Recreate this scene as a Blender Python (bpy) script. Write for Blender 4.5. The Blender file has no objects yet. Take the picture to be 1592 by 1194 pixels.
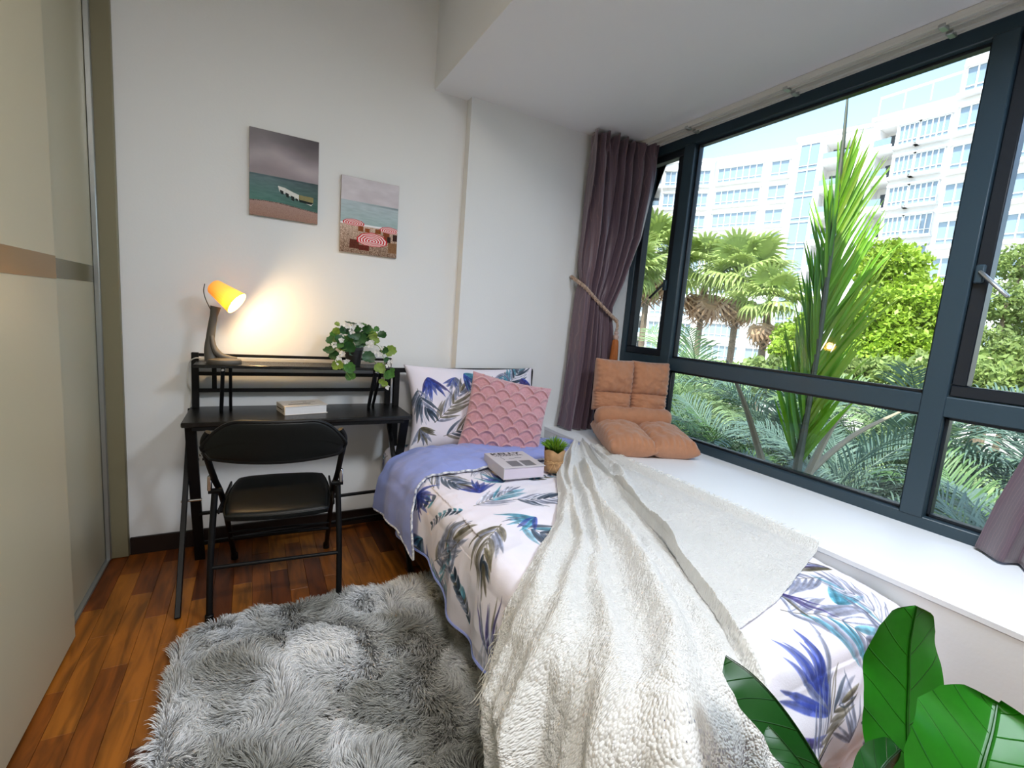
import bpy, math, random
import numpy as np
from mathutils import Vector, Matrix, noise as mnoise
random.seed(7); rng = np.random.default_rng(7)
S = bpy.context.scene; COL = S.collection; PI = math.pi

# ------------------------------------------------------------------ camera, world, sun, lamps, exposure
RC = ((0.87387724, -0.00160767, -0.48614399), (-0.47997007, 0.15604505, -0.86329524), (0.07724826, 0.98774863, 0.13559259))
FPX = 725.056; HC = 1.28
cam_d = bpy.data.cameras.new('camera'); cam = bpy.data.objects.new('camera', cam_d); COL.objects.link(cam)
cam.matrix_world = Matrix.Translation((0, 0, HC)) @ Matrix(RC).to_4x4()
cam_d.sensor_fit = 'HORIZONTAL'; cam_d.sensor_width = 36; cam_d.lens = FPX / 1592 * 36
cam_d.clip_start = .02; cam_d.clip_end = 500
S.camera = cam
S.view_settings.view_transform = 'Standard'; S.view_settings.look = 'None'
S.view_settings.exposure = 1.25; S.view_settings.gamma = 1; S.view_settings.use_curve_mapping = False
S.cycles.max_bounces = 10; S.cycles.diffuse_bounces = 6; S.cycles.transparent_max_bounces = 16
S.cycles.sample_clamp_indirect = 8; S.cycles.caustics_reflective = False; S.cycles.caustics_refractive = False
w = bpy.data.worlds.new('world'); S.world = w; w.use_nodes = True
wn = w.node_tree.nodes; wl = w.node_tree.links
SUN_EL, SUN_AZ = math.radians(56), math.radians(212)      # sun stands behind our own block
sky = wn.new('ShaderNodeTexSky'); sky.sky_type = 'NISHITA'; sky.sun_disc = False
sky.sun_elevation = SUN_EL; sky.sun_rotation = math.radians(-122); sky.air_density = 1.0; sky.dust_density = 1.2; sky.ozone_density = 1.0
wn['Background'].inputs['Strength'].default_value = 0.25
wl.new(sky.outputs[0], wn['Background'].inputs['Color'])
sun_d = bpy.data.lights.new('sun', 'SUN'); sun_d.energy = 4.5; sun_d.angle = math.radians(.6); sun_d.color = (1, .96, .88)
sun = bpy.data.objects.new('sun', sun_d); COL.objects.link(sun)
sdir = Vector((-math.cos(SUN_EL) * .88, -math.cos(SUN_EL) * .47, math.sin(SUN_EL)))
sun.rotation_euler = sdir.to_track_quat('Z', 'Y').to_euler()

def area(name, loc, rot, sx, sy, power, col, portal=False):
    d = bpy.data.lights.new(name, 'AREA'); d.shape = 'RECTANGLE'; d.size = sx; d.size_y = sy; d.energy = power; d.color = col
    if portal: d.cycles.is_portal = True
    o = bpy.data.objects.new(name, d); COL.objects.link(o); o.location = loc; o.rotation_euler = rot
    return o
area('window_portal', (2.56, 1.36, 1.55), (0, math.radians(90), 0), 2.0, 2.7, 1, (1, 1, 1), True)
area('room_fill_light', (.15, -.2, 2.93), (0, 0, 0), .6, .6, 19, (1, .95, .90))  # fill for the whole room, from the added ceiling lamp
area('bay_fill_light', (1.40, .10, 2.495), (0, math.radians(4), 0), .55, .55, 26, (.80, .90, 1))  # added cool fill over bed, ledge and back wall
area('added_window_portal', (1.86, -1.15, 1.45), (0, math.radians(90), 0), 1.9, 1.7, 1, (1, 1, 1), True)  # sampling guide for the added window behind the camera

# ------------------------------------------------------------------ helpers
def wp(px, py, ax, val):
    """a point of the photograph (1592x1194) carried to the plane  axis ax = val"""
    v = Matrix(RC) @ Vector(((px - 796) / FPX, -(py - 597) / FPX, -1)); c = (0, 0, HC)
    t = (val - c[ax]) / v[ax]
    return Vector((v[0] * t, v[1] * t, HC + v[2] * t))
def wd(px, py, d):
    v = Matrix(RC) @ Vector(((px - 796) / FPX, -(py - 597) / FPX, -1))
    return Vector((v[0] * d, v[1] * d, HC + v[2] * d))

def tag(o, label=None, cat=None, group=None, kind=None):
    if label: o['label'] = label
    if cat: o['category'] = cat
    if group: o['group'] = group
    if kind: o['kind'] = kind
    return o
def thing(name, label=None, cat=None, loc=(0, 0, 0), rz=0, group=None, kind=None):
    o = bpy.data.objects.new(name, None); o.empty_display_size = .05; COL.objects.link(o)
    o.location = loc; o.rotation_euler = (0, 0, rz)
    return tag(o, label, cat, group, kind)
def link(name, me, parent=None, kind=None):
    o = bpy.data.objects.new(name, me); COL.objects.link(o)
    if parent: o.parent = parent
    if kind: o['kind'] = kind
    return o
def mesh(name, V, F, mat, parent=None, smooth=True, uv=None, world=True, kind=None, colattr=None, autosm=None, origin=None):
    V = np.asarray(V, float).reshape(-1, 3)
    if parent is not None and world:
        V = V - np.array(parent.location)
        if parent.parent is not None: V = V - np.array(parent.parent.location)
    off = None
    if origin is not None: off = np.array(origin); V = V - off
    me = bpy.data.meshes.new(name)
    if isinstance(F, np.ndarray):
        n, k = F.shape
        me.vertices.add(len(V)); me.vertices.foreach_set('co', V.ravel())
        me.loops.add(n * k); me.loops.foreach_set('vertex_index', F.ravel().astype(np.int32))
        me.polygons.add(n); me.polygons.foreach_set('loop_start', np.arange(0, n * k, k, dtype=np.int32))
        me.update(calc_edges=True)
    else:
        me.from_pydata([tuple(v) for v in V], [], [tuple(f) for f in F]); me.update()
    if smooth:
        me.polygons.foreach_set('use_smooth', [True] * len(me.polygons))
    if uv is not None:
        L = me.uv_layers.new(name='UVMap'); idx = np.empty(len(me.loops), np.int32); me.loops.foreach_get('vertex_index', idx)
        L.data.foreach_set('uv', np.asarray(uv, float)[idx].ravel())
    if colattr is not None:
        a = me.color_attributes.new('tint', 'FLOAT_COLOR', 'POINT'); c = np.ones((len(V), 4)); c[:, :3] = colattr; a.data.foreach_set('color', c.ravel())
    if mat: me.materials.append(mat)
    if autosm: 
        me.set_sharp_from_angle(angle=math.radians(autosm))
    o = link(name, me, parent, kind)
    if off is not None: o.location = off
    return o
def copy_tree(o, parent=None):
    c = o.copy(); COL.objects.link(c)
    if parent: c.parent = parent
    for ch in list(o.children): copy_tree(ch, c)
    return c
def tree(o):
    yield o
    for c in o.children: yield from tree(c)

class MB:
    def __init__(s): s.V = []; s.F = []
    def add(s, V, F):
        n = len(s.V); s.V += [tuple(v) for v in V]; s.F += [tuple(i + n for i in f) for f in F]; return s
    def box(s, a, b, bev=0.0, M=None):
        x0, y0, z0 = [min(p, q) for p, q in zip(a, b)]; x1, y1, z1 = [max(p, q) for p, q in zip(a, b)]
        bev = min(bev, (x1 - x0) / 2.01, (y1 - y0) / 2.01, (z1 - z0) / 2.01)
        if bev <= 0:
            V = [(x0, y0, z0), (x1, y0, z0), (x1, y1, z0), (x0, y1, z0), (x0, y0, z1), (x1, y0, z1), (x1, y1, z1), (x0, y1, z1)]
            F = [(0, 3, 2, 1), (4, 5, 6, 7), (0, 1, 5, 4), (1, 2, 6, 5), (2, 3, 7, 6), (3, 0, 4, 7)]
        else:
            V = []; F = []; id = {}
            for i, (xx, sx) in enumerate(((x0, 1), (x1, -1))):
                for j, (yy, sy) in enumerate(((y0, 1), (y1, -1))):
                    for k, (zz, sz) in enumerate(((z0, 1), (z1, -1))):
                        for ax in range(3):
                            p = [xx + sx * bev, yy + sy * bev, zz + sz * bev]; p[ax] = (xx, yy, zz)[ax]
                            id[(i, j, k, ax)] = len(V); V.append(tuple(p))
            for ax in range(3):
                o = [q for q in range(3) if q != ax]
                for e in (0, 1):
                    c = []
                    for (a_, b_) in ((0, 0), (1, 0), (1, 1), (0, 1)):
                        t = [0, 0, 0]; t[ax] = e; t[o[0]] = a_; t[o[1]] = b_; c.append(id[(*t, ax)])
                    F.append(tuple(c))
                for (a_, b_) in ((0, 0), (1, 0), (1, 1), (0, 1)):       # edges along ax
                    t0 = [0, 0, 0]; t0[ax] = 0; t0[o[0]] = a_; t0[o[1]] = b_; t1 = list(t0); t1[ax] = 1
                    F.append((id[(*t0, o[0])], id[(*t1, o[0])], id[(*t1, o[1])], id[(*t0, o[1])]))
            for i in (0, 1):
                for j in (0, 1):
                    for k in (0, 1): F.append((id[(i, j, k, 0)], id[(i, j, k, 1)], id[(i, j, k, 2)]))
            cx, cy, cz = (x0 + x1) / 2, (y0 + y1) / 2, (z0 + z1) / 2; G = []
            for f in F:
                p = [Vector(V[i]) for i in f]; nrm = (p[1] - p[0]).cross(p[2] - p[0]); c = sum(p, Vector()) / len(p) - Vector((cx, cy, cz))
                G.append(f if nrm.dot(c) > 0 else f[::-1])
            F = G
        if M is not None: V = [tuple(M @ Vector(v)) for v in V]
        return s.add(V, F)
    def tube(s, P, r, n=10, flat=None, cap=True, closed=False):
        P = [Vector(p) for p in P]; m = len(P); R = r if hasattr(r, '__len__') else [r] * m
        V = []; F = []; up = None
        for i, p in enumerate(P):
            a = P[(i - 1) % m] if (i or closed) else P[0]; b = P[(i + 1) % m] if (i < m - 1 or closed) else P[-1]
            t = (b - a).normalized()
            if up is None:
                up = Vector((0, 0, 1)) if abs(t.z) < .9 else Vector((0, 1, 0))
            up = (up - t * up.dot(t)).normalized(); sd = t.cross(up)
            for k in range(n):
                an = 2 * PI * k / n; q = flat if flat else 1
                V.append(p + (sd * math.cos(an) + up * math.sin(an) * q) * R[i])
        for i in range(m if closed else m - 1):
            for k in range(n):
                k2 = (k + 1) % n; j = (i + 1) % m
                F.append((i * n + k, i * n + k2, j * n + k2, j * n + k))
        if cap and not closed: F.append(tuple(range(n))[::-1]); F.append(tuple((m - 1) * n + k for k in range(n)))
        return s.add(V, F)
    def bar(s, a, b, wx, wy, up=(0, 0, 1), bev=.002):
        a, b = Vector(a), Vector(b); t = (b - a); L = t.length; t.normalize(); up = Vector(up)
        if abs(t.dot(up)) > .95: up = Vector((0, 1, 0))
        sd = t.cross(up).normalized(); u2 = sd.cross(t)
        M = Matrix((sd, u2, t)).transposed().to_4x4(); M.translation = a
        return s.box((-wx / 2, -wy / 2, 0), (wx / 2, wy / 2, L), bev, M)
    def lathe(s, prof, n=32, c=(0, 0, 0), M=None):
        V = []; F = []; m = len(prof)
        for r, z in prof:
            for k in range(n):
                a = 2 * PI * k / n; V.append(Vector((r * math.cos(a) + c[0], r * math.sin(a) + c[1], z + c[2])))
        for i in range(m - 1):
            for k in range(n): F.append((i * n + k, i * n + (k + 1) % n, (i + 1) * n + (k + 1) % n, (i + 1) * n + k))
        if M is not None: V = [M @ v for v in V]
        return s.add(V, F)
    def build(s, name, mat, parent=None, smooth=True, world=True, kind=None, sm=40, origin=None, uv=None):
        return mesh(name, np.array([tuple(v) for v in s.V]), s.F, mat, parent, smooth, world=world, kind=kind, autosm=sm if smooth else None, origin=origin, uv=uv)

def catmull(P, k=8, closed=False):
    P = [np.array(p, float) for p in P]; n = len(P); out = []
    for i in range(n if closed else n - 1):
        p0 = P[(i - 1) % n] if (closed or i) else P[0]; p1 = P[i]; p2 = P[(i + 1) % n]; p3 = P[(i + 2) % n] if (closed or i < n - 2) else P[-1]
        for j in range(k):
            t = j / k; out.append(.5 * ((2 * p1) + (-p0 + p2) * t + (2 * p0 - 5 * p1 + 4 * p2 - p3) * t * t + (-p0 + 3 * p1 - 3 * p2 + p3) * t ** 3))
    if not closed: out.append(P[-1])
    return out
def grid_faces(nu, nv, off=0):
    i = np.arange(nu - 1)[:, None] * nv + np.arange(nv - 1)[None, :]; i = i.ravel() + off
    return np.stack([i, i + nv, i + nv + 1, i + 1], 1)
# value noise on numpy arrays
_perm = rng.random((64, 64))
def vnoise(x, y, sc=1.0, seed=0):
    x = np.asarray(x) * sc + seed * 7.31; y = np.asarray(y) * sc + seed * 3.77
    xi = np.floor(x).astype(int); yi = np.floor(y).astype(int); fx = x - xi; fy = y - yi
    fx = fx * fx * (3 - 2 * fx); fy = fy * fy * (3 - 2 * fy)
    g = lambda a, b: _perm[a % 64, b % 64]
    return (g(xi, yi) * (1 - fx) + g(xi + 1, yi) * fx) * (1 - fy) + (g(xi, yi + 1) * (1 - fx) + g(xi + 1, yi + 1) * fx) * fy - .5
def fbm(x, y, sc=1, oct=4, seed=0):
    return sum(vnoise(x, y, sc * 2 ** o, seed + o) / 2 ** o for o in range(oct))

# ------------------------------------------------------------------ materials
def mat(name, col, rough=.5, metal=0, spec=.5, bump=0, bscale=200, var=0, vscale=5, sheen=0, trans=0, tint=False, coat=0, detail=3, stretch=None, alt=None):
    m = bpy.data.materials.new(name); m.use_nodes = True; nt = m.node_tree; b = nt.nodes['Principled BSDF']; L = nt.links
    b.inputs['Base Color'].default_value = (*col, 1); b.inputs['Roughness'].default_value = rough; b.inputs['Metallic'].default_value = metal
    b.inputs['Specular IOR Level'].default_value = spec
    if coat: b.inputs['Coat Weight'].default_value = coat; b.inputs['Coat Roughness'].default_value = .15
    if sheen: b.inputs['Sheen Weight'].default_value = sheen; b.inputs['Sheen Roughness'].default_value = .5
    tc = nt.nodes.new('ShaderNodeTexCoord'); src = tc.outputs['Object']
    if stretch:
        mp = nt.nodes.new('ShaderNodeMapping'); mp.inputs['Scale'].default_value = stretch; L.new(src, mp.inputs[0]); src = mp.outputs[0]
    csock = None
    if tint:
        a = nt.nodes.new('ShaderNodeAttribute'); a.attribute_name = 'tint'; csock = a.outputs['Color']
    if var:
        n = nt.nodes.new('ShaderNodeTexNoise'); n.inputs['Scale'].default_value = vscale; n.inputs['Detail'].default_value = detail; L.new(src, n.inputs['Vector'])
        r = nt.nodes.new('ShaderNodeMapRange'); r.inputs[1].default_value = .3; r.inputs[2].default_value = .7; L.new(n.outputs[0], r.inputs[0])
        mx = nt.nodes.new('ShaderNodeMix'); mx.data_type = 'RGBA'; L.new(r.outputs[0], mx.inputs[0])
        if csock: 
            mx.blend_type = 'MULTIPLY'; L.new(csock, mx.inputs[6]); mx.inputs[7].default_value = (1 - var,) * 3 + (1,)
        else:
            mx.inputs[6].default_value = (*[c * (1 - var) for c in col], 1) if alt is None else (*alt, 1); mx.inputs[7].default_value = (*[min(1, c * (1 + var * .6)) for c in col], 1)
        csock = mx.outputs[2]
    if csock: L.new(csock, b.inputs['Base Color'])
    if bump:
        n = nt.nodes.new('ShaderNodeTexNoise'); n.inputs['Scale'].default_value = bscale; n.inputs['Detail'].default_value = 2; L.new(src, n.inputs['Vector'])
        bp = nt.nodes.new('ShaderNodeBump'); bp.inputs['Strength'].default_value = bump; bp.inputs['Distance'].default_value = .004; L.new(n.outputs[0], bp.inputs['Height']); L.new(bp.outputs[0], b.inputs['Normal'])
    if trans:
        tr = nt.nodes.new('ShaderNodeBsdfTranslucent'); ms = nt.nodes.new('ShaderNodeMixShader'); ms.inputs[0].default_value = trans
        if csock: L.new(csock, tr.inputs[0])
        else: tr.inputs[0].default_value = (*col, 1)
        L.new(b.outputs[0], ms.inputs[1]); L.new(tr.outputs[0], ms.inputs[2]); L.new(ms.outputs[0], nt.nodes['Material Output'].inputs[0])
    return m
def glass_mat(name, tint=(1, 1, 1), refl=.06):
    m = bpy.data.materials.new(name); m.use_nodes = True; nt = m.node_tree; nt.nodes.remove(nt.nodes['Principled BSDF'])
    t = nt.nodes.new('ShaderNodeBsdfTransparent'); t.inputs[0].default_value = (*tint, 1); g = nt.nodes.new('ShaderNodeBsdfGlossy'); g.inputs['Roughness'].default_value = 0
    lw = nt.nodes.new('ShaderNodeFresnel'); lw.inputs[0].default_value = 1.35; mx = nt.nodes.new('ShaderNodeMixShader')
    nt.links.new(lw.outputs[0], mx.inputs[0]); nt.links.new(t.outputs[0], mx.inputs[1]); nt.links.new(g.outputs[0], mx.inputs[2]); nt.links.new(mx.outputs[0], nt.nodes['Material Output'].inputs[0])
    return m
def emit(name, col, st):
    m = bpy.data.materials.new(name); m.use_nodes = True; b = m.node_tree.nodes['Principled BSDF']; b.inputs['Base Color'].default_value = (*col, 1)
    b.inputs['Emission Color'].default_value = (*col, 1); b.inputs['Emission Strength'].default_value = st; return m
def img_mat(name, arr, rough=.7, bump=0, bscale=300, sheen=0, trans=0):
    h, w_ = arr.shape[:2]; im = bpy.data.images.new(name, w_, h); a = np.ones((h, w_, 4), np.float32); a[..., :3] = np.clip(arr, 0, 1)
    im.pixels.foreach_set(a.ravel()); im.update(); im.pack()
    m = mat(name, (1, 1, 1), rough, bump=bump, bscale=bscale, sheen=sheen, spec=.3); nt = m.node_tree; t = nt.nodes.new('ShaderNodeTexImage'); t.image = im; t.extension = 'REPEAT'
    nt.links.new(t.outputs[0], nt.nodes['Principled BSDF'].inputs['Base Color']); return m

M = {}
M['wall'] = mat('wall_paint', (.755, .77, .785), .85, bump=.08, bscale=90)
M['ceil'] = mat('ceiling_paint', (.79, .81, .85), .9)
M['sill'] = mat('sill_paint', (.84, .87, .91), .45)
M['base'] = mat('dark_timber_skirting', (.012, .007, .006), .35)
M['ward'] = mat('cream_laminate', (.46, .41, .285), .42, spec=.35)
M['ward2'] = mat('cream_laminate_far_door', (.40, .375, .27), .35, spec=.4)
M['strip1'] = mat('bronze_strip', (.23, .125, .03), .3, metal=.3)
M['strip2'] = mat('olive_bronze_strip', (.13, .115, .06), .25, metal=.3)
M['alu'] = mat('brushed_aluminium', (.42, .44, .44), .35, metal=.8)
M['olive'] = mat('olive_trim', (.20, .18, .11), .5)
M['frame'] = mat('blue_grey_window_frame', (.026, .050, .070), .38, spec=.5)
M['sash'] = mat('black_window_sash', (.008, .012, .019), .4)
M['glass'] = glass_mat('window_glass', (.97, .99, .985))
M['track'] = mat('white_curtain_track', (.62, .62, .60), .4)
M['black'] = mat('black_steel', (.0025, .0025, .003), .5, spec=.25)
M['desk'] = mat('black_woodgrain_top', (.004, .0037, .0035), .27, bump=.25, bscale=60, stretch=(1, 8, 1), spec=.5)
M['vinyl'] = mat('black_vinyl', (.002, .003, .003), .42, spec=.3, bump=.06, bscale=300)
M['chrome'] = mat('chrome', (.6, .6, .6), .2, metal=1)
M['white'] = mat('white_plastic', (.8, .8, .78), .4)
M['paper'] = mat('page_block', (.80, .78, .78), .8, var=.06, vscale=300, stretch=(.02, .02, 1))

# ------------------------------------------------------------------ room shell
def struct(name, boxes, m, bev=0, kind='structure', parent=None):
    b = MB()
    for a, c in boxes: b.box(a, c, bev)
    o = b.build(name, m, parent, smooth=bev > 0)
    if parent is None: o['kind'] = kind
    return o
YB = 2.745; YC = 2.68
ROOMB = -2.2
struct('floor', [((-1.3, ROOMB, -.15), (1.8, 2.95, -.014))], mat('floor_screed', (.02, .008, .004), .8))
struct('wall_back', [((-1.3, YB, 0), (2.52, 2.95, 3.05)), ((1.10, YC, 0), (2.5, YB, 2.53))], M['wall'])
struct('ceiling', [((-1.3, ROOMB, 3.05), (.897, 2.95, 3.3)), ((.897, -.25, 2.53), (2.52, 2.95, 3.3)), ((.897, ROOMB, 2.53), (1.92, -.25, 3.3))], M['ceil'])
struct('wall_front', [((-1.3, ROOMB - .2, 0), (1.92, ROOMB, 3.05))], M['wall'])
struct('wall_left', [((-1.5, ROOMB - .2, 0), (-1.3, 2.95, 3.05))], M['wall'])
struct('wall_right', [((1.80, -.25, -.15), (2.52, 2.95, .535)), ((1.80, ROOMB, -.15), (1.92, -.25, .535)), ((1.80, ROOMB, .535), (1.92, -2.0, 2.53)), ((1.80, -.25, .535), (2.52, -.02, 2.53)), ((1.80, -2.0, 2.4), (1.92, -.25, 2.53)), ((2.42, YC, .535), (2.52, 2.95, 2.53))], M['wall'])
struct('trim_1', [((1.797, -.02, .535), (2.425, YC, .557))], M['sill'], .003)['label'] = 'deep white window sill ledge beside the bed'
struct('baseboard_back', [((-.52, YB - .014, 0), (1.10, YB, .088)), ((1.10, YC - .014, 0), (1.80, YC, .088))], M['base'], .002)

# parquet planks
def plank_mats():
    out = []
    for i, c in enumerate([(.20, .058, .007), (.15, .038, .005), (.27, .090, .010), (.10, .024, .004), (.17, .046, .006)]):
        m = bpy.data.materials.new('merbau_plank_%s' % 'abcde'[i]); m.use_nodes = True; nt = m.node_tree; b = nt.nodes['Principled BSDF']; L = nt.links
        tc = nt.nodes.new('ShaderNodeTexCoord'); oi = nt.nodes.new('ShaderNodeObjectInfo'); ad = nt.nodes.new('ShaderNodeVectorMath'); ad.operation = 'ADD'
        L.new(tc.outputs['Object'], ad.inputs[0]); L.new(oi.outputs['Location'], ad.inputs[1])
        mp = nt.nodes.new('ShaderNodeMapping'); mp.inputs['Scale'].default_value = (22, 3, 3); L.new(ad.outputs[0], mp.inputs[0])
        n = nt.nodes.new('ShaderNodeTexNoise'); n.inputs['Scale'].default_value = 1.2; n.inputs['Detail'].default_value = 6; n.inputs['Distortion'].default_value = .8; L.new(mp.outputs[0], n.inputs[0])
        r = nt.nodes.new('ShaderNodeValToRGB'); r.color_ramp.elements[0].position = .36; r.color_ramp.elements[0].color = (*[q * .55 for q in c], 1); r.color_ramp.elements[1].position = .62; r.color_ramp.elements[1].color = (*[q * 1.25 for q in c], 1)
        L.new(n.outputs[0], r.inputs[0]); L.new(r.outputs[0], b.inputs['Base Color']); b.inputs['Roughness'].default_value = .38; b.inputs['Specular IOR Level'].default_value = .3
        bp = nt.nodes.new('ShaderNodeBump'); bp.inputs['Strength'].default_value = .12; bp.inputs['Distance'].default_value = .002; L.new(n.outputs[0], bp.inputs['Height']); L.new(bp.outputs[0], b.inputs['Normal'])
        out.append(m)
    return out
PM = plank_mats(); floor = bpy.data.objects['floor']
PW, PL = .075, .46; pm_mesh = []
for m in PM:
    b = MB().box((-PW / 2 + .0004, -PL / 2 + .0004, -.0135), (PW / 2 - .0004, PL / 2 - .0004, 0), .0009)
    me = bpy.data.meshes.new('plank'); me.from_pydata(b.V, [], b.F); me.materials.append(m); pm_mesh.append(me)
rest = [MB() for _ in PM]; npl = 0; xs = -.60
ci = 0
while xs < 1.79:
    y0 = 2.74 - (ci * 0.197 % PL)
    ys = 2.74 + PL / 2 - ((ci * 0.197) % PL)
    while ys > ROOMB - PL / 2:
        a = max(ys - PL / 2, ROOMB); bb = min(ys + PL / 2, 2.74); cx = xs + PW / 2
        if bb - a > .01:
            k = random.choice([0, 0, 1, 2, 2, 3, 4])
            vis = cx < 1.05 and bb > .9 and not (cx > -.15 and cx < .6 and bb < 1.9)
            full = (bb - a) > PL - .001
            if vis and npl < 290:
                if full: o = link('plank', pm_mesh[k], floor)
                else:
                    b = MB().box((-PW / 2 + .0004, -(bb - a) / 2 + .0004, -.0135), (PW / 2 - .0004, (bb - a) / 2 - .0004, 0), .0009)
                    me = bpy.data.meshes.new('plank'); me.from_pydata(b.V, [], b.F); me.materials.append(PM[k]); o = link('plank', me, floor)
                o.location = (cx, (a + bb) / 2, random.uniform(-.0004, 0)); npl += 1
            else:
                rest[k].box((cx - PW / 2 + .0004, a + .0004, -.0135), (cx + PW / 2 - .0004, bb - .0004, 0))
        ys -= PL
    xs += PW; ci += 1
big = MB(); mi = []
for k, r in enumerate(rest):
    n0 = len(big.F); big.add(r.V, r.F); mi += [k] * (len(big.F) - n0)
o = big.build('planks_under_furniture', PM[0], floor, smooth=False, kind='stuff')
for m in PM[1:]: o.data.materials.append(m)
o.data.polygons.foreach_set('material_index', mi)

# wardrobe with two sliding doors
wr = thing('sliding_wardrobe', 'cream sliding-door wardrobe with a bronze stripe filling the left side', 'wardrobe', (-.9, 1.0, 0))
MB().box((-1.29, ROOMB + .01, .005), (-.66, 2.735, 3.04)).build('carcass', M['olive'], wr, smooth=False)
def door(x0, x1, ya, yb, z0, za, zb, m, ms, lab):
    d = MB().box((x0, ya, z0), (x1, yb, 3.03), .002).build('door', m, wr); d['label'] = lab
    MB().box((x1 - .002, ya + .002, za), (x1 + .0015, yb - .002, zb), .0005).build('stripe', ms, d)
door(-.604, -.565, 1.02, 2.098, .012, 1.298, 1.372, M['ward'], M['strip1'], 'nearer cream door with orange-brown stripe')
door(-.645, -.606, 2.05, 2.70, .012, 1.302, 1.372, M['ward2'], M['strip2'], 'far cream door with olive stripe')
door(-.645, -.606, -.05, 1.06, .012, 1.302, 1.372, M['ward2'], M['strip2'], 'nearest cream door beside the camera')
MB().box((-.606, 2.696, .005), (-.585, 2.715, 3.03), .003).build('door_channel', M['alu'], wr)
MB().box((-.66, 2.715, .002), (-.522, 2.743, 3.04), .003).build('end_jamb', M['olive'], wr)
MB().box((-.655, ROOMB + .02, 0), (-.59, 2.71, .011), .002).build('floor_track', M['alu'], wr)

# ------------------------------------------------------------------ window
win = thing('window_1', 'wide window with dark blue-grey frame above the white ledge', None, (2.46, 1.3, .557), kind='structure')
X0, X1 = 2.42, 2.505; YE = -.02
def wb(name, a, c, m=None, bev=.004, par=None): return MB().box(a, c, bev).build(name, m or M['frame'], par or win)
wb('frame_bottom', (X0, YE, .557), (X1, YC, .607)); wb('frame_top', (X0, YE, 2.462), (X1, YC, 2.53))
wb('transom', (X0 + .001, YE, 1.030), (X1, YC, 1.112))
wb('mullion', (X0 - .004, .765, .60), (X1, .845, 2.47)); wb('mullion', (X0 - .004, 2.205, .60), (X1, 2.285, 2.47))
wb('frame_side', (X0, YC - .05, .60), (X1, YC, 2.47)); wb('frame_side', (X0, YE, .60), (X1, YE + .05, 2.47))
def pane(y0, y1, z0, z1, bead=True, x=2.468, lab=None):
    if bead:
        for a, c in (((x - .018, y0, z0), (x + .02, y1, z0 + .013)), ((x - .018, y0, z1 - .013), (x + .02, y1, z1)), ((x - .018, y0, z0), (x + .02, y0 + .013, z1)), ((x - .018, y1 - .013, z0), (x + .02, y1, z1))):
            wb('glazing_bead', a, c, M['sash'], .002)
    return MB().box((x - .003, y0 + .004, z0 + .004), (x + .003, y1 - .004, z1 - .004)).build('pane', M['glass'], win, smooth=False)
pane(.845, 2.205, 1.112, 2.462); pane(.845, 2.205, .607, 1.030); pane(.03, .765, .607, 1.030); pane(2.285, 2.63, .607, 1.030)
def sash(y0, y1, hy, sgn):
    z0, z1 = 1.114, 2.460; t = .046
    for nm, a, c in (('sash_rail', (2.428, y0, z0), (2.485, y1, z0 + t)), ('sash_rail', (2.428, y0, z1 - t), (2.485, y1, z1)), ('sash_stile', (2.428, y0, z0 + t), (2.485, y0 + t, z1 - t)), ('sash_stile', (2.428, y1 - t, z0 + t), (2.485, y1, z1 - t))):
        wb(nm, a, c, M['sash'], .004)
    MB().box((2.465, y0 + t - .003, z0 + t - .003), (2.471, y1 - t + .003, z1 - t + .003)).build('pane', M['glass'], win, smooth=False)
    h = MB().box((2.405, hy - .014, 1.555), (2.428, hy + .014, 1.625), .005).build('window_handle', M['frame'], win)
    b = MB(); b.bar((2.408, hy, 1.60), (2.385, hy + sgn * .10, 1.50), .018, .012, bev=.004); b.build('lever', M['sash'] if sgn > 0 else M['alu'], h)
sash(2.287, YC - .052, 2.312, 1); sash(.032, .763, .742, -1)
w2 = thing('added_window', 'unseen window added behind the viewpoint to let in more daylight', None, (1.86, -1.1, .535), kind='structure')  # added opening out of view, brings extra daylight into the room
for a, c in (((1.82, -2.0, .535), (1.90, -.25, .585)), ((1.82, -2.0, 2.35), (1.90, -.25, 2.4)), ((1.82, -2.0, .585), (1.90, -1.95, 2.35)), ((1.82, -.30, .585), (1.90, -.25, 2.35)), ((1.82, -1.15, .585), (1.90, -1.10, 2.35))):
    MB().box(a, c, .004).build('frame_bar', M['frame'], w2)
MB().box((1.858, -1.95, .585), (1.862, -.30, 2.35)).build('pane', M['glass'], w2, smooth=False)
# curtain tracks
for i, (xa, lab) in enumerate(((2.285, 'white curtain track nearer the room'), (2.355, 'white curtain track nearer the window'))):
    t = thing('curtain_track', lab + ', fixed under the ceiling', 'curtain track', (xa, 1.3, 2.5))
    MB().box((xa - .018, -.01, 2.506), (xa + .018, 2.66, 2.529), .003).box((xa - .018, -.01, 2.498), (xa - .012, 2.66, 2.508)).box((xa + .012, -.01, 2.498), (xa + .018, 2.66, 2.508)).build('rail', M['track'], t)
    for yy in (.45, .95, 1.55, 2.15):
        MB().box((xa - .022, yy - .012, 2.492), (xa + .022, yy + .012, 2.507), .003).build('bracket', M['alu'], t)
    if i == 1:
        for k in range(8):
            yy = .62 - k * .028
            MB().tube([Vector((xa, yy + .008 * math.cos(a), 2.488 + .008 * math.sin(a))) for a in np.linspace(0, 2 * PI, 9)[:-1]], .0016, 5, closed=True).build('glider_ring', M['track'], t)
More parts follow.
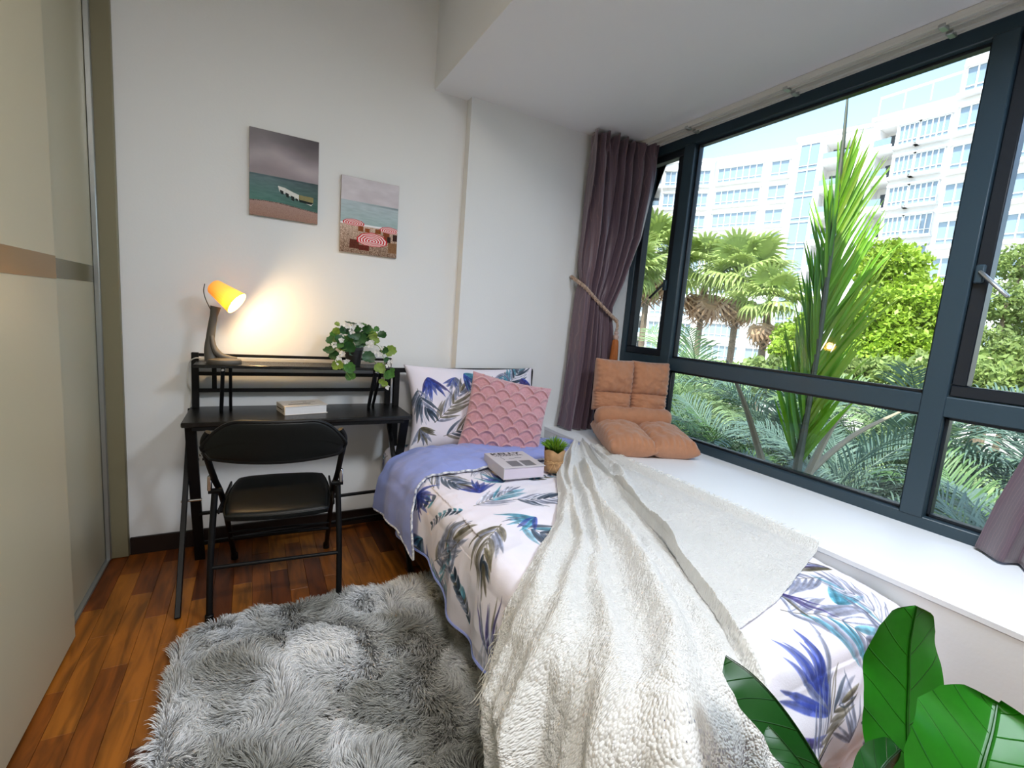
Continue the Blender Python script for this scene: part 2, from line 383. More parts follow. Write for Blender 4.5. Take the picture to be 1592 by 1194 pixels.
# wall socket
so = thing('wall_socket', 'white wall socket low behind the desk leg', 'socket', (-.225, YB, .47))
MB().box((-.265, YB - .009, .425), (-.18, YB, .51), .004).build('face_plate', M['white'], so)
MB().box((-.245, YB - .0115, .455), (-.235, YB - .008, .468)).box((-.222, YB - .0115, .455), (-.212, YB - .008, .468)).box((-.2335, YB - .0115, .478), (-.2235, YB - .008, .492)).build('pin_holes', M['black'], so, smooth=False)
MB().box((-.205, YB - .013, .475), (-.19, YB - .008, .497), .002).build('rocker_switch', M['white'], so)
# unseen ceiling lamp added to brighten the room (above and behind the camera)
cl = thing('fill_ceiling_lamp', 'unseen round white ceiling lamp added behind the viewpoint to brighten the room', 'lamp', (.15, -.2, 3.05))
MB().lathe([(0, 2.945), (.22, 2.945), (.25, 2.96), (.26, 3.0), (.26, 3.05)], 40, (.15, -.2, 0)).build('diffuser', emit('fill_lamp_diffuser', (1, .87, .68), 2.0), cl)

cp = thing('fill_panel_lamp', 'square white panel lamp added above the bed foot as fill light, out of view', 'lamp', (1.40, .10, 2.53))  # unseen panel, added to carry the bay's fill light
MB().box((1.10, -.20, 2.503), (1.70, .40, 2.529), .006).build('panel_frame', M['white'], cp)
# ------------------------------------------------------------------ leaf print painted in numpy (flat cloth print)
LC = dict(blue=(.20, .27, .62), teal=(.30, .56, .66), grey=(.47, .50, .60), dark=(.13, .20, .28), olive=(.36, .34, .27), pale=(.70, .72, .80), indigo=(.27, .24, .48))
class Print:
    def __init__(s, w, h, ppm, bg=(.90, .885, .93)):
        s.ppm = ppm; s.W = int(w * ppm); s.H = int(h * ppm); s.A = np.ones((s.H, s.W, 3), np.float32) * np.array(bg, np.float32)
        yy, xx = np.mgrid[0:s.H, 0:s.W] / ppm; n = fbm(xx, yy, 4, 3, 5); s.A += n[..., None] * np.array((.05, .02, .015)); s.xx = xx; s.yy = yy
        s.grain = fbm(xx, yy, 60, 2, 9)
    def stroke(s, P, wmax, col, al=.9, prof='leaf', outline=False):
        P = np.array(P, float); n = len(P); pad = wmax * 1.4
        x0 = max(int((P[:, 0].min() - pad) * s.ppm), 0); x1 = min(int((P[:, 0].max() + pad) * s.ppm) + 1, s.W)
        y0 = max(int((P[:, 1].min() - pad) * s.ppm), 0); y1 = min(int((P[:, 1].max() + pad) * s.ppm) + 1, s.H)
        if x1 - x0 < 2 or y1 - y0 < 2: return
        X = s.xx[y0:y1, x0:x1]; Y = s.yy[y0:y1, x0:x1]; best = np.full(X.shape, 9.); tt = np.zeros(X.shape); sd = np.zeros(X.shape)
        for i in range(n - 1):
            a, b = P[i], P[i + 1]; d = b - a; L = d @ d + 1e-12; t = np.clip(((X - a[0]) * d[0] + (Y - a[1]) * d[1]) / L, 0, 1)
            ex = X - a[0] - t * d[0]; ey = Y - a[1] - t * d[1]; D = np.hypot(ex, ey); m = D < best
            best = np.where(m, D, best); tt = np.where(m, (i + t) / (n - 1), tt); sd = np.where(m, np.sign(d[0] * ey - d[1] * ex), sd)
        wd_ = wmax * (np.sin(np.clip(tt, 0, 1) ** .75 * PI) ** .8 + .05) if prof == 'leaf' else wmax * (1 - .7 * tt)
        e = 1.2 / s.ppm; a = np.clip((wd_ - best) / e + .5, 0, 1)
        if outline: a = a * np.clip((best - wd_ + 2.2 * e) / e, 0.08, 1)
        shade = .78 + .32 * np.clip(best / (wd_ + 1e-6), 0, 1) + .18 * sd * .5 + s.grain[y0:y1, x0:x1] * .35
        c = np.array(col)[None, None] * shade[..., None]; c = np.where(shade[..., None] > 1.1, c + .08, c)
        a = (a * al * (1 - .35 * np.clip(tt - .3, 0, 1)))[..., None]
        s.A[y0:y1, x0:x1] = s.A[y0:y1, x0:x1] * (1 - a) + c * a
    def leaf(s, x, y, ang, L, wd_, col, bend=.25, al=.9, outline=False):
        P = []
        for t in np.linspace(0, 1, 8):
            a = ang + bend * t * 1.2; P.append((x + L * t * math.cos(ang + bend * t * .6), y + L * t * math.sin(ang + bend * t * .6)))
        s.stroke(P, wd_, col, al, outline=outline)
    def frond(s, x, y, ang, L, cols, n=9, leafL=.12, wd_=.011, bend=.5, spread=.75, outline=False, al=.9):
        P = []; px, py, a = x, y, ang
        for t in range(13): P.append((px, py)); px += L / 12 * math.cos(a); py += L / 12 * math.sin(a); a += bend / 12
        s.stroke(P, .0022, LC['olive'] if not outline else LC['grey'], .8, 'stem')
        for i in range(n):
            t = (i + .6) / n; k = t * 12; j = min(int(k), 11); f = k - j; q = (P[j][0] * (1 - f) + P[j + 1][0] * f, P[j][1] * (1 - f) + P[j + 1][1] * f); aa = ang + bend * t
            for sg in (-1, 1):
                l = leafL * (.65 + .5 * math.sin(PI * (t * .8 + .15))) * random.uniform(.85, 1.15); c = LC[random.choice(cols)]
                s.leaf(*q, aa + sg * spread * (1.05 - .45 * t), l, wd_ * random.uniform(.75, 1.2), c, -sg * random.uniform(.1, .5), al * random.uniform(.7, 1), outline or random.random() < .15)
        s.leaf(*P[-1], ang + bend, leafL * .8, wd_, LC[cols[0]], 0, al)
    def blades(s, x, y, ang, n, L, wd_, cols, fan=1.0):
        for i in range(n):
            s.leaf(x, y, ang + fan * ((i + .5) / n - .5) + random.uniform(-.05, .05), L * random.uniform(.65, 1.1), wd_ * random.uniform(.6, 1.1), LC[random.choice(cols)], random.uniform(-.3, .3), random.uniform(.75, .95))
    def ovals(s, x, y, ang, L, cols, n=6, bend=.3):
        px, py, a = x, y, ang; P = []
        for i in range(n + 1):
            P.append((px, py))
            for sg in (-1, 1): s.leaf(px, py, a + sg * .85, L / n * 1.15, L / n * .27, LC[random.choice(cols)], -sg * .3, random.uniform(.7, .95))
            px += L / n * math.cos(a); py += L / n * math.sin(a); a += bend / n
        s.stroke(P, .002, LC['dark'], .8, 'stem')
    def scatter(s, n, avoid=(), md=.17):
        pts = [tuple(a) for a in avoid]; tries = 0; k = 0; Wm, Hm = s.W / s.ppm, s.H / s.ppm
        while k < n and tries < 6000:
            tries += 1; x, y = random.uniform(0, Wm), random.uniform(0, Hm)
            if any((x - a) ** 2 + (y - b) ** 2 < md * md for a, b in pts): continue
            pts.append((x, y)); k += 1; r = random.random(); an = random.uniform(0, 2 * PI)
            if r < .30: s.frond(x, y, an, .24, random.choice([['grey', 'teal', 'grey'], ['olive', 'grey', 'dark'], ['grey', 'pale', 'teal']]), 8, .12, .008, random.uniform(-.8, .8))
            elif r < .55: s.blades(x, y, an, 9, .15, .012, random.choice([['blue', 'blue', 'indigo'], ['teal', 'dark', 'grey'], ['blue', 'grey', 'teal']]), 1.5)
            elif r < .72: s.ovals(x, y, an, .24, random.choice([['dark', 'teal', 'grey'], ['teal', 'olive', 'dark']]))
            elif r < .88: s.frond(x, y, an, .28, ['pale', 'grey'], 9, .14, .006, random.uniform(-.6, .6), outline=True)
            else: s.blades(x, y, an, 7, .17, .007, ['indigo', 'olive', 'grey'], .7)

# ------------------------------------------------------------------ bed surface (cloth coordinates U,V -> world)
# U runs along x, V along y; beyond the edges the cloth rolls over and hangs
BX0, BX1, BY0, BY1, BZ = .735, 1.775, .60, 2.63, .505
def bedsurf(U, V, off=0.0, r=.075, bulge=.10):
    U = np.asarray(U, float); V = np.asarray(V, float)
    x0 = BX0 - .012 * np.sin(V * 3.1) ; du = np.maximum(x0 - U, 0); dv = np.maximum(BY0 - V, 0); d = np.hypot(du, dv)
    th = np.arctan2(dv, du + 1e-9); q = r * PI / 2
    a = np.clip(d / r, 0, PI / 2); rr = r + off
    o = rr * np.sin(a); z = -rr * (1 - np.cos(a)) + off
    e = np.maximum(d - q, 0)
    o = o + bulge * (1 - np.exp(-e / .12)) * .35 - .10 * np.maximum(e - .14, 0)
    z = z - e * .985
    x = np.where(du > 0, x0, U) - o * np.cos(th) * (d > 0); y = np.where(dv > 0, BY0, V) - o * np.sin(th) * (d > 0)
    # puffiness of the top
    inx = np.clip((U - x0) / .35, 0, 1); inx2 = np.clip((BX1 + .01 - U) / .10, 0, 1); iny = np.clip((V - BY0) / .3, 0, 1)
    z = BZ + z + .014 * np.sqrt(inx * iny + 1e-9) - .035 * (1 - inx2) ** 2
    return np.stack([x, y, z], -1)
def ruffle(P, U, V, amp=1.0, seed=0):
    """folds that grow where the cloth hangs, wrinkles on top"""
    du = np.maximum(BX0 - U, 0); dv = np.maximum(BY0 - V, 0); d = np.hypot(du, dv)
    h = np.clip((d - .08) / .25, 0, 1); s = V * (du >= dv) + U * (dv > du) + np.arctan2(dv, du + 1e-9) * .2
    f = (np.sin(s * 17 + 2.2 * np.sin(s * 5.3 + seed)) * .6 + np.sin(s * 31 + seed) * .25) * .022 * amp * h
    wr = fbm(U + V * .3, V - U * .2, 5, 3, seed + 2) * .014 * amp + np.abs(fbm(U, V * 1.4, 9, 2, seed + 5)) * -.010 * amp
    th = np.arctan2(dv, du + 1e-9); P = P.copy()
    k = (d > .03)
    P[..., 0] -= np.where(k, f * np.cos(th) + wr * np.cos(th), 0); P[..., 1] -= np.where(k, f * np.sin(th) + wr * np.sin(th), 0); P[..., 2] += np.where(d < .10, wr, wr * .2)
    return P

bed = thing('bed', 'single bed on a black metal frame below the window ledge', 'bed', (1.22, 1.6, 0))
b = MB()
for x in (BX0 + .02, 1.22, 1.70): b.bar((x, .66, .22), (x, 2.64, .22), .03, .03)
for y in np.linspace(.66, 2.62, 9): b.bar((BX0 + .02, y, .225), (1.70, y, .225), .05, .015)
b.build('bed_frame', M['black'], bed)
for x in (BX0 + .03, 1.69):
    for y in (.68, 1.6): MB().bar((x, y, 0), (x, y, .21), .035, .035).build('leg', M['black'], bed)
hb = MB(); xl, xr = .728, 1.63
hb.bar((xl, 2.66, 0), (xl, 2.66, .945), .032, .032); hb.bar((xr, 2.66, 0), (xr, 2.66, .955), .03, .03)
hb.bar((xl - .02, 2.66, .942), (xr + .015, 2.66, .952), .022, .026); hb.bar((xl, 2.66, .665), (xr, 2.66, .67), .02, .02)
for x in (.905, 1.40): hb.bar((x, 2.66, .50), (x, 2.66, .945), .016, .016)
hb.build('headboard', M['black'], bed)
MB().box((BX0 - .005, BY0 + .0, .232), (BX1 - .03, 2.625, .478), .045).build('mattress', mat('mattress_ticking', (.5, .52, .6), .9), bed)

PPM = 520
pr = Print(1.75, 2.75, PPM)     # cloth U: -.0 .. 1.75  (U = x), V: 0 .. 2.75
# the fronds that can be read off the photograph, placed on the cloth (x, y)
def fr(x, y, x2, y2, kind, **k):
    a = math.atan2(y2 - y, x2 - x); L = math.hypot(x2 - x, y2 - y)
    if kind == 'blades': pr.blades(x, y, a, k.get('n', 9), L, k.get('w', .012), k['c'], k.get('fan', 1.4))
    elif kind == 'ovals': pr.ovals(x, y, a, L, k['c'], k.get('n', 7))
    else: pr.frond(x, y, a, L, k['c'], k.get('n', 9), k.get('l', .13), k.get('w', .008), k.get('b', .3), outline=k.get('o', False))
known = [(.85, 1.72, .88, 1.88, 'blades', dict(c=['blue', 'blue', 'indigo'], n=9)),
         (.78, 1.62, .98, 1.66, 'frond', dict(c=['grey', 'teal', 'pale'])),
         (.72, 1.60, .62, 1.75, 'ovals', dict(c=['teal', 'grey', 'dark'])),
         (.95, 1.60, 1.18, 1.50, 'frond', dict(c=['grey', 'pale', 'dark'], w=.009)),
         (.86, 1.40, .98, 1.18, 'frond', dict(c=['teal', 'dark', 'teal'], w=.013, l=.15, n=7)),
         (.80, 1.42, .64, 1.30, 'frond', dict(c=['olive', 'grey', 'dark'], w=.010)),
         (.48, 1.66, .62, 1.50, 'frond', dict(c=['olive', 'grey', 'grey'], w=.012)),
         (.44, 1.30, .60, 1.52, 'ovals', dict(c=['dark', 'teal', 'olive'], n=8)),
         (.40, 1.10, .62, 1.16, 'blades', dict(c=['indigo', 'olive', 'grey'], n=9, w=.008, fan=.8)),
         (.36, .86, .50, 1.05, 'ovals', dict(c=['dark', 'teal', 'grey'], n=6)),
         (.75, 2.10, .78, 1.86, 'frond', dict(c=['olive', 'dark', 'grey'])),
         (1.20, 1.62, 1.40, 1.72, 'frond', dict(c=['blue', 'teal', 'grey'])),
         (1.24, 1.30, 1.44, 1.40, 'blades', dict(c=['teal', 'dark'], n=7)),
         (1.62, .72, 1.40, .80, 'frond', dict(c=['grey', 'grey', 'pale'], w=.009, l=.15)),
         (1.30, .67, 1.58, .52, 'frond', dict(c=['grey', 'teal', 'grey'], w=.011, l=.16, b=-.5)),
         (1.24, .42, 1.17, .60, 'blades', dict(c=['blue', 'blue', 'blue', 'grey'], n=10, w=.016, fan=1.7)),
         (1.50, .62, 1.62, .66, 'blades', dict(c=['teal', 'teal'], n=4, w=.014, fan=.9)),
         (1.36, .30, 1.30, .46, 'blades', dict(c=['grey', 'grey'], n=6, w=.008)),
         (1.50, .22, 1.62, .34, 'ovals', dict(c=['dark', 'teal', 'grey']))]
for k in known: fr(*k[:5], **k[5])
pr.scatter(120, [((k[0] + k[2]) / 2, (k[1] + k[3]) / 2) for k in known], .13)
LEAF = img_mat('leaf_print_cotton', pr.A, .75, bump=.12, bscale=220)
BLUE = mat('periwinkle_cotton', (.27, .33, .72), .7, bump=.15, bscale=240, sheen=.2)

def cloth(name, U, V, m, parent, off=0.0, amp=1.0, seed=0, uv=None, thick=0, fn=None, **kw):
    P = bedsurf(U, V, off, **kw); P = ruffle(P, U, V, amp, seed)
    if fn: P = fn(P, U, V)
    nu, nv = U.shape
    if uv is None: uv = np.stack([U / 1.75, V / 2.75], -1)
    o = mesh(name, P.reshape(-1, 3), grid_faces(nu, nv), m, parent, uv=uv.reshape(-1, 2))
    if thick:
        md = o.modifiers.new('thickness', 'SOLIDIFY'); md.thickness = thick; md.offset = -1 if kw.get('flip') else 1
    return o
# fitted sheet at the pillow end
u, v = np.meshgrid(np.linspace(.50, BX1 + .01, 90), np.linspace(1.9, 2.635, 70), indexing='ij')
cloth('fitted_sheet', u, v, LEAF, bed, -.012, .35, 3, bulge=0)
# duvet
nU, nV = 360, 420
s_ = np.linspace(0, 1, nU); t_ = np.linspace(0, 1, nV)
V_ = .13 + t_ * (2.32 - .13)
ulow = .385 + .03 * np.sin(V_ * 4.2) + .018 * np.sin(V_ * 11 + 1) ; 
U2 = ulow[None, :] + s_[:, None] * (BX1 + .012 - ulow[None, :]); V2 = np.repeat(V_[None, :], nU, 0)
# hem of the foot follows a rounded corner
dux = np.clip((.735 - U2) / .35, 0, 1); V2 = V2 + np.where(V2 < BY0, (BY0 - V2) * .30 * dux ** 2, 0)
duvet = thing('duvet', 'white duvet printed with blue, teal and grey palm leaves on the bed', 'duvet', (1.22, 1.3, .5))
def duv(P, U, V):
    P[..., 2] += .010 + .012 * fbm(U, V, 2.2, 2, 11)
    # foot end bulge
    P[..., 1] -= np.where(V < BY0 - .1, .02 * np.sin(np.clip((BY0 - V - .1) / .3, 0, 1) * PI), 0)
    return P
dc = cloth('duvet_cover', U2, V2, LEAF, duvet, .012, 1.0, 0, fn=duv)
# blue hem band that edges the cover
e = []
P = bedsurf(U2[0], V2[0], .012)
P = np.array([v.co for v in dc.data.vertices]).reshape(nU, nV, 3)[0] + np.array(duvet.location)
b = MB(); b.tube([p for p in P[::4]], .006, 6); b.build('piping', BLUE, duvet)
# turned-back blue lining
nU3, nV3 = 150, 60
s3 = np.linspace(0, 1, nU3)[:, None]; t3 = np.linspace(0, 1, nV3)[None, :]
Ua = .40 + .02 * np.sin(t3 * 3); U3 = Ua + s3 * (BX1 + .0 - Ua)
yl = 1.98 + .09 * np.clip((U3 - 1.0) / .7, 0, 1) ** 1.5 - .16 * np.clip((.72 - U3) / .3, 0, 1) + .012 * np.sin(U3 * 12); yh = 2.36 + .015 * np.sin(U3 * 9)
V3 = yl + t3 * (yh - yl)
def flap(P, U, V):
    t = np.broadcast_to(t3, U.shape); P[..., 2] += .020 + .028 * np.sin(np.clip(t, 0, 1) * PI) ** .5 * np.clip((U - .70) / .1, 0, 1) + .010 * fbm(U * 1.0, V * 2.5, 6, 3, 21) + .006 * np.abs(np.sin(U * 34 + V * 14 + 3 * fbm(U, V, 4, 2, 4)))
    k = np.clip((.72 - U) / .15, 0, 1); P[..., 0] -= k * (.024 + .03 * np.clip(t, 0, 1)); return P
fl = cloth('turned_back_lining', U3, V3, BLUE, duvet, .014, .8, 4, fn=flap); fl['label'] = 'plain periwinkle blue lining turned back'
Pf = (np.array([v.co for v in fl.data.vertices]).reshape(nU3, nV3, 3) + np.array(duvet.location))
MB().tube([p + np.array((0, -.002, .001)) for p in Pf[::3, 0]], .0055, 6).build('hem_edge', mat('printed_hem', (.75, .74, .78), .8, var=.6, vscale=60, alt=(.1, .12, .25)), duvet)
MB().tube([p for p in Pf[0, ::3]], .005, 6).build('hem_edge', bpy.data.materials['printed_hem'], duvet)

# ------------------------------------------------------------------ pillows
def pillow_grid(n, Wd, Hd, T, pinch=.10, pw=.42):
    a = np.linspace(-1, 1, n); A, B = np.meshgrid(a, a, indexing='ij')
    k = ((1 - np.abs(A) ** 2.6) * (1 - np.abs(B) ** 2.6)); th = T * np.clip(k, 0, 1) ** pw
    X = A * Wd / 2 * (1 - pinch * (1 - B ** 2) * np.abs(A) ** 2.5); Y = B * Hd / 2 * (1 - pinch * (1 - A ** 2) * np.abs(B) ** 2.5)
    return A, B, X, Y, th
def pillow(name, n, Wd, Hd, T, m, parent, Mx, disp=None, bdisp=None, uvs=None, pinch=.10, pw=.42):
    A, B, X, Y, th = pillow_grid(n, Wd, Hd, T, pinch, pw)
    wr = fbm(A * 1.3, B, 2.2, 3, 31) * .016 * (th / T)
    F_ = th / 2 + wr; 
    if disp is not None: F_ = F_ + disp(A, B, X, Y) * np.clip(th / T * 2.5, 0, 1)
    top = np.stack([X, Y, F_], -1).reshape(-1, 3); bot = np.stack([X, Y, -th / 2], -1).reshape(-1, 3)
    V = np.concatenate([top, bot]); Fq = np.concatenate([grid_faces(n, n), grid_faces(n, n, n * n)[:, ::-1]])
    R = np.array(Mx.to_3x3()); V = V @ R.T + np.array(Mx.translation)
    uv = np.concatenate([np.stack([A, B], -1).reshape(-1, 2)] * 2)
    uv = uvs(uv) if uvs else uv
    o = mesh(name, V, Fq, m, parent, uv=uv)
    bm_ = o.modifiers.new('weld', 'WELD'); bm_.merge_threshold = .0004
    return o
def frame_from(xd, yd, loc):
    x = Vector(xd).normalized(); y = Vector(yd); z = x.cross(y).normalized(); y = z.cross(x)
    m = Matrix((x, y, z)).transposed().to_4x4(); m.translation = loc; return m
pt = Print(.9, .6, 900)
for a in [(.12, .50, .16, .34, 'b', ['blue', 'blue', 'indigo']), (.30, .50, .28, .40, 'b', ['blue', 'grey']), (.45, .30, .52, .48, 'b', ['dark', 'teal', 'dark']), (.14, .18, .34, .34, 'f', ['olive', 'grey', 'olive']), (.20, .08, .46, .16, 'f', ['olive', 'grey', 'dark']), (.62, .42, .80, .55, 'f', ['teal', 'grey', 'dark']), (.78, .50, .84, .36, 'b', ['blue', 'indigo']), (.04, .42, .06, .28, 'f', ['dark', 'grey']), (.6, .2, .8, .25, 'f', ['teal', 'grey']), (.36, .54, .44, .44, 'b', ['blue', 'teal']), (.66, .56, .60, .44, 'f', ['grey', 'teal']), (.05, .15, .10, .05, 'b', ['olive', 'grey'])]:
    an = math.atan2(a[3] - a[1], a[2] - a[0]); L = math.hypot(a[3] - a[1], a[2] - a[0])
    if a[4] == 'b': pt.blades(a[0], a[1], an, 10, L * 1.15, .013, a[5], 1.6)
    else: pt.frond(a[0], a[1], an, L * 1.1, a[5], 9, .14, .010, .4)
PLEAF = img_mat('pillow_leaf_print', pt.A, .75, bump=.1, bscale=220)
pl = thing('pillow', 'leaf-printed white pillow leaning against the black headboard', 'pillow', (1.16, 2.45, .53))
pillow('pillow_case', 90, .86, .50, .18, PLEAF, pl, frame_from((.995, -.02, .0), (0, .34, .94), (1.19, 2.55, .742)), uvs=lambda q: q * .5 + .5, pinch=.09)
PINK = mat('pink_plush', (.60, .31, .36), .95, var=.10, vscale=60, sheen=.6, bump=.7, bscale=420)
def ridges(A, B, X, Y):
    a = X * 1.0; b_ = Y * 1.0
    c_ = a / .088 + .10 * vnoise(a, b_, 14, 5); q = -b_ / .050 + .14 * vnoise(a, b_, 18, 2); f1 = np.full(a.shape, 9.)
    for n_ in range(-7, 8): f1 = np.minimum(f1, np.abs(q - n_ - .62 * (1 - np.abs(np.cos(PI * (c_ + .5 * n_))) ** .8)))
    r1 = np.exp(-(f1 / .13) ** 2); r2 = 0
    return .014 * np.maximum(r1, r2) * (1 + .3 * vnoise(a, b_, 60, 8)) + .0022 * fbm(a, b_, 160, 2, 3)
pk = thing('cushion', 'dusty pink plush cushion with scalloped ridges leaning on the pillow', 'cushion', (1.33, 2.3, .53))
pillow('cushion_cover', 260, .475, .47, .15, PINK, pk, frame_from((.43, -.20, -.075), (.10, .10, .36), (1.272, 2.31, .715)), disp=ridges, pinch=.07)

# ------------------------------------------------------------------ white knitted throw
def poly_at(P, n):
    P = np.array(P, float); d = np.r_[0, np.cumsum(np.hypot(*np.diff(P, axis=0).T))]; t = np.linspace(0, d[-1], n)
    return np.stack([np.interp(t, d, P[:, 0]), np.interp(t, d, P[:, 1])], -1)
def knit_mat():
    m = mat('white_boucle_knit', (.90, .90, .885), .95, sheen=.5); nt = m.node_tree; L = nt.links; b = nt.nodes['Principled BSDF']
    tc = nt.nodes.new('ShaderNodeTexCoord'); mp = nt.nodes.new('ShaderNodeMapping'); mp.inputs['Scale'].default_value = (1, 1.6, 1); L.new(tc.outputs['UV'], mp.inputs[0])
    v = nt.nodes.new('ShaderNodeTexVoronoi'); v.inputs['Scale'].default_value = 190; v.inputs['Randomness'].default_value = .85; L.new(mp.outputs[0], v.inputs['Vector'])
    n = nt.nodes.new('ShaderNodeTexNoise'); n.inputs['Scale'].default_value = 55; n.inputs['Detail'].default_value = 3; L.new(tc.outputs['UV'], n.inputs['Vector'])
    ad = nt.nodes.new('ShaderNodeMath'); ad.operation = 'MULTIPLY_ADD'; L.new(n.outputs[0], ad.inputs[0]); ad.inputs[1].default_value = -1.2; L.new(v.outputs['Distance'], ad.inputs[2])
    bp = nt.nodes.new('ShaderNodeBump'); bp.invert = True; bp.inputs['Strength'].default_value = 1; bp.inputs['Distance'].default_value = .005; L.new(ad.outputs[0], bp.inputs['Height']); L.new(bp.outputs[0], b.inputs['Normal'])
    # open weave: little holes between the threads
    w1 = nt.nodes.new('ShaderNodeTexVoronoi'); w1.inputs['Scale'].default_value = 170; w1.inputs['Randomness'].default_value = .55; mp2 = nt.nodes.new('ShaderNodeMapping'); mp2.inputs['Scale'].default_value = (1, .7, 1); L.new(tc.outputs['UV'], mp2.inputs[0]); L.new(mp2.outputs[0], w1.inputs['Vector'])
    n2 = nt.nodes.new('ShaderNodeTexNoise'); n2.inputs['Scale'].default_value = 5; L.new(tc.outputs['UV'], n2.inputs['Vector'])
    th = nt.nodes.new('ShaderNodeMath'); th.operation = 'SUBTRACT'; th.inputs[0].default_value = .72; L.new(n2.outputs[0], th.inputs[1])
    at = nt.nodes.new('ShaderNodeAttribute'); at.attribute_name = 'tint'; sp = nt.nodes.new('ShaderNodeSeparateColor'); L.new(at.outputs['Color'], sp.inputs[0])
    th2 = nt.nodes.new('ShaderNodeMath'); th2.operation = 'MULTIPLY'; L.new(th.outputs[0], th2.inputs[0]); L.new(sp.outputs[0], th2.inputs[1])
    lt = nt.nodes.new('ShaderNodeMath'); lt.operation = 'LESS_THAN'; L.new(w1.outputs['Distance'], lt.inputs[0]); L.new(th2.outputs[0], lt.inputs[1])
    tp = nt.nodes.new('ShaderNodeBsdfTransparent'); tl = nt.nodes.new('ShaderNodeBsdfTranslucent'); tl.inputs[0].default_value = (.8, .8, .76, 1)
    m1 = nt.nodes.new('ShaderNodeMixShader'); m1.inputs[0].default_value = .22; L.new(b.outputs[0], m1.inputs[1]); L.new(tl.outputs[0], m1.inputs[2])
    m2 = nt.nodes.new('ShaderNodeMixShader'); L.new(lt.outputs[0], m2.inputs[0]); L.new(m1.outputs[0], m2.inputs[1]); L.new(tp.outputs[0], m2.inputs[2]); L.new(m2.outputs[0], nt.nodes['Material Output'].inputs[0])
    return m
KNIT = knit_mat()
throw = thing('throw_blanket', 'fluffy white knitted throw with fringe draped over the foot of the bed', 'blanket', (1.2, 1.1, .53))
nS, nT = 460, 560
Lf = poly_at([(1.66, 2.16), (1.46, 1.98), (1.28, 1.77), (1.12, 1.52), (.98, 1.33), (.80, 1.17), (.68, 1.06), (.34, .93)], nT)     # s=0
Rt = poly_at([(1.80, 2.12), (1.80, 1.6), (1.795, 1.2), (1.79, .83)], nT)                                                    # s=1
Bt = poly_at([(.34, .93), (.32, .76), (.30, .48), (.32, .22), (.46, .12), (.60, .10), (.72, .12), (.82, .36), (1.02, .64), (1.32, .69), (1.79, .83)], nS)
Tp = poly_at([(1.66, 2.16), (1.74, 2.17), (1.80, 2.12)], nS)
s = np.linspace(0, 1, nS)[:, None, None]; t = np.linspace(0, 1, nT)[None, :, None]
Q = (1 - t) * Tp[:, None] + t * Bt[:, None] + (1 - s) * Lf[None] + s * Rt[None] - ((1 - s) * (1 - t) * Tp[0] + s * (1 - t) * Tp[-1] + (1 - s) * t * Bt[0] + s * t * Bt[-1])
Uq, Vq = Q[..., 0], Q[..., 1]; sq = np.broadcast_to(s[..., 0], Uq.shape); tq = np.broadcast_to(t[..., 0], Uq.shape)
Pq = bedsurf(Uq, Vq, .03)
# the ledge side may not sink under the ledge edge
def rdg(c, w_, a, t0=0, t1=1, sk=0, wob=.01):
    cc = c + sk * tq + wob * np.sin(tq * 14 + c * 40) + .5 * wob * np.sin(tq * 31 + c * 17); x = (sq - cc) / w_
    e = np.clip((tq - t0) / .08, 0, 1) * np.clip((t1 - tq) / .08, 0, 1); e = e * e * (3 - 2 * e)
    return a * e * np.exp(-x * x)
H = np.zeros_like(sq)
H += rdg(.05, .035, .030, -.1, 1.1, .0) + rdg(.13, .03, .036, -.1, 1.1, -.01, .012) + rdg(.22, .032, .030, .2, 1.1, 0, .015)
H += rdg(.30, .028, .052, .12, 1.1, .03, .014) + rdg(.385, .02, .020, .45, 1.1, .02, .012)
H += rdg(.47, .032, .034, -.1, .88, .06, .012) + rdg(.56, .020, .026, .3, .8, .08, .01)
H += rdg(.62, .028, .028, -.1, .72, -.02, .012) + rdg(.72, .022, .018, -.1, .45, .05, .015) + rdg(.80, .02, .022, -.1, .40, -.03, .02) + rdg(.90, .02, .014, -.1, .35, .02, .02)
H += rdg(.40, .06, .022, -.1, .35) + rdg(.2, .08, .03, -.1, .3)
H *= 1.35
H += .006 * fbm(Uq, Vq, 12, 3, 61) + .0045 * fbm(Uq, Vq, 45, 2, 62) + .0045 * vnoise(Uq, Vq, 120, 63) + .006
H += .012 * np.sin(np.clip((.10 - tq) / .10, 0, 1) * PI * .5)
dd = np.hypot(np.maximum(BX0 - Uq, 0), np.maximum(BY0 - Vq, 0)); th_ = np.arctan2(np.maximum(BY0 - Vq, 0), np.maximum(BX0 - Uq, 0) + 1e-9)
hang = np.clip((dd - .05) / .15, 0, 1)
Pq[..., 2] += H * (1 - hang * .9); Pq[..., 0] -= H * hang * np.cos(th_) * 1.3 + .035 * hang * np.cos(th_); Pq[..., 1] -= H * hang * np.sin(th_) * 1.3 + .045 * hang * np.sin(th_)
wv = hang * (.016 * np.sin(sq * 95 + 3 * np.sin(tq * 5)) + .010 * np.sin(sq * 170 + 1)); Pq[..., 0] -= wv * np.cos(th_); Pq[..., 1] -= wv * np.sin(th_)
Pq[..., 2] = np.where(Uq > 1.70, np.maximum(Pq[..., 2], .545 + .02 * np.clip(H, 0, .1) / .05 + .028 * np.clip((Uq - 1.755) / .03, 0, 1)), Pq[..., 2])
holes = np.clip(.12 + .95 * np.clip((dd - .0) / .12, 0, 1) * np.clip((sq - .22) * 8, .15, 1), 0, 1)
tint = np.stack([holes, holes, holes], -1).reshape(-1, 3)
kb = mesh('knit_cloth', Pq.reshape(-1, 3), grid_faces(nS, nT)[:, ::-1], KNIT, throw, uv=np.stack([Uq, Vq], -1).reshape(-1, 2), colattr=tint)
FR = mat('fringe_yarn', (.84, .83, .78), .95, trans=.2)
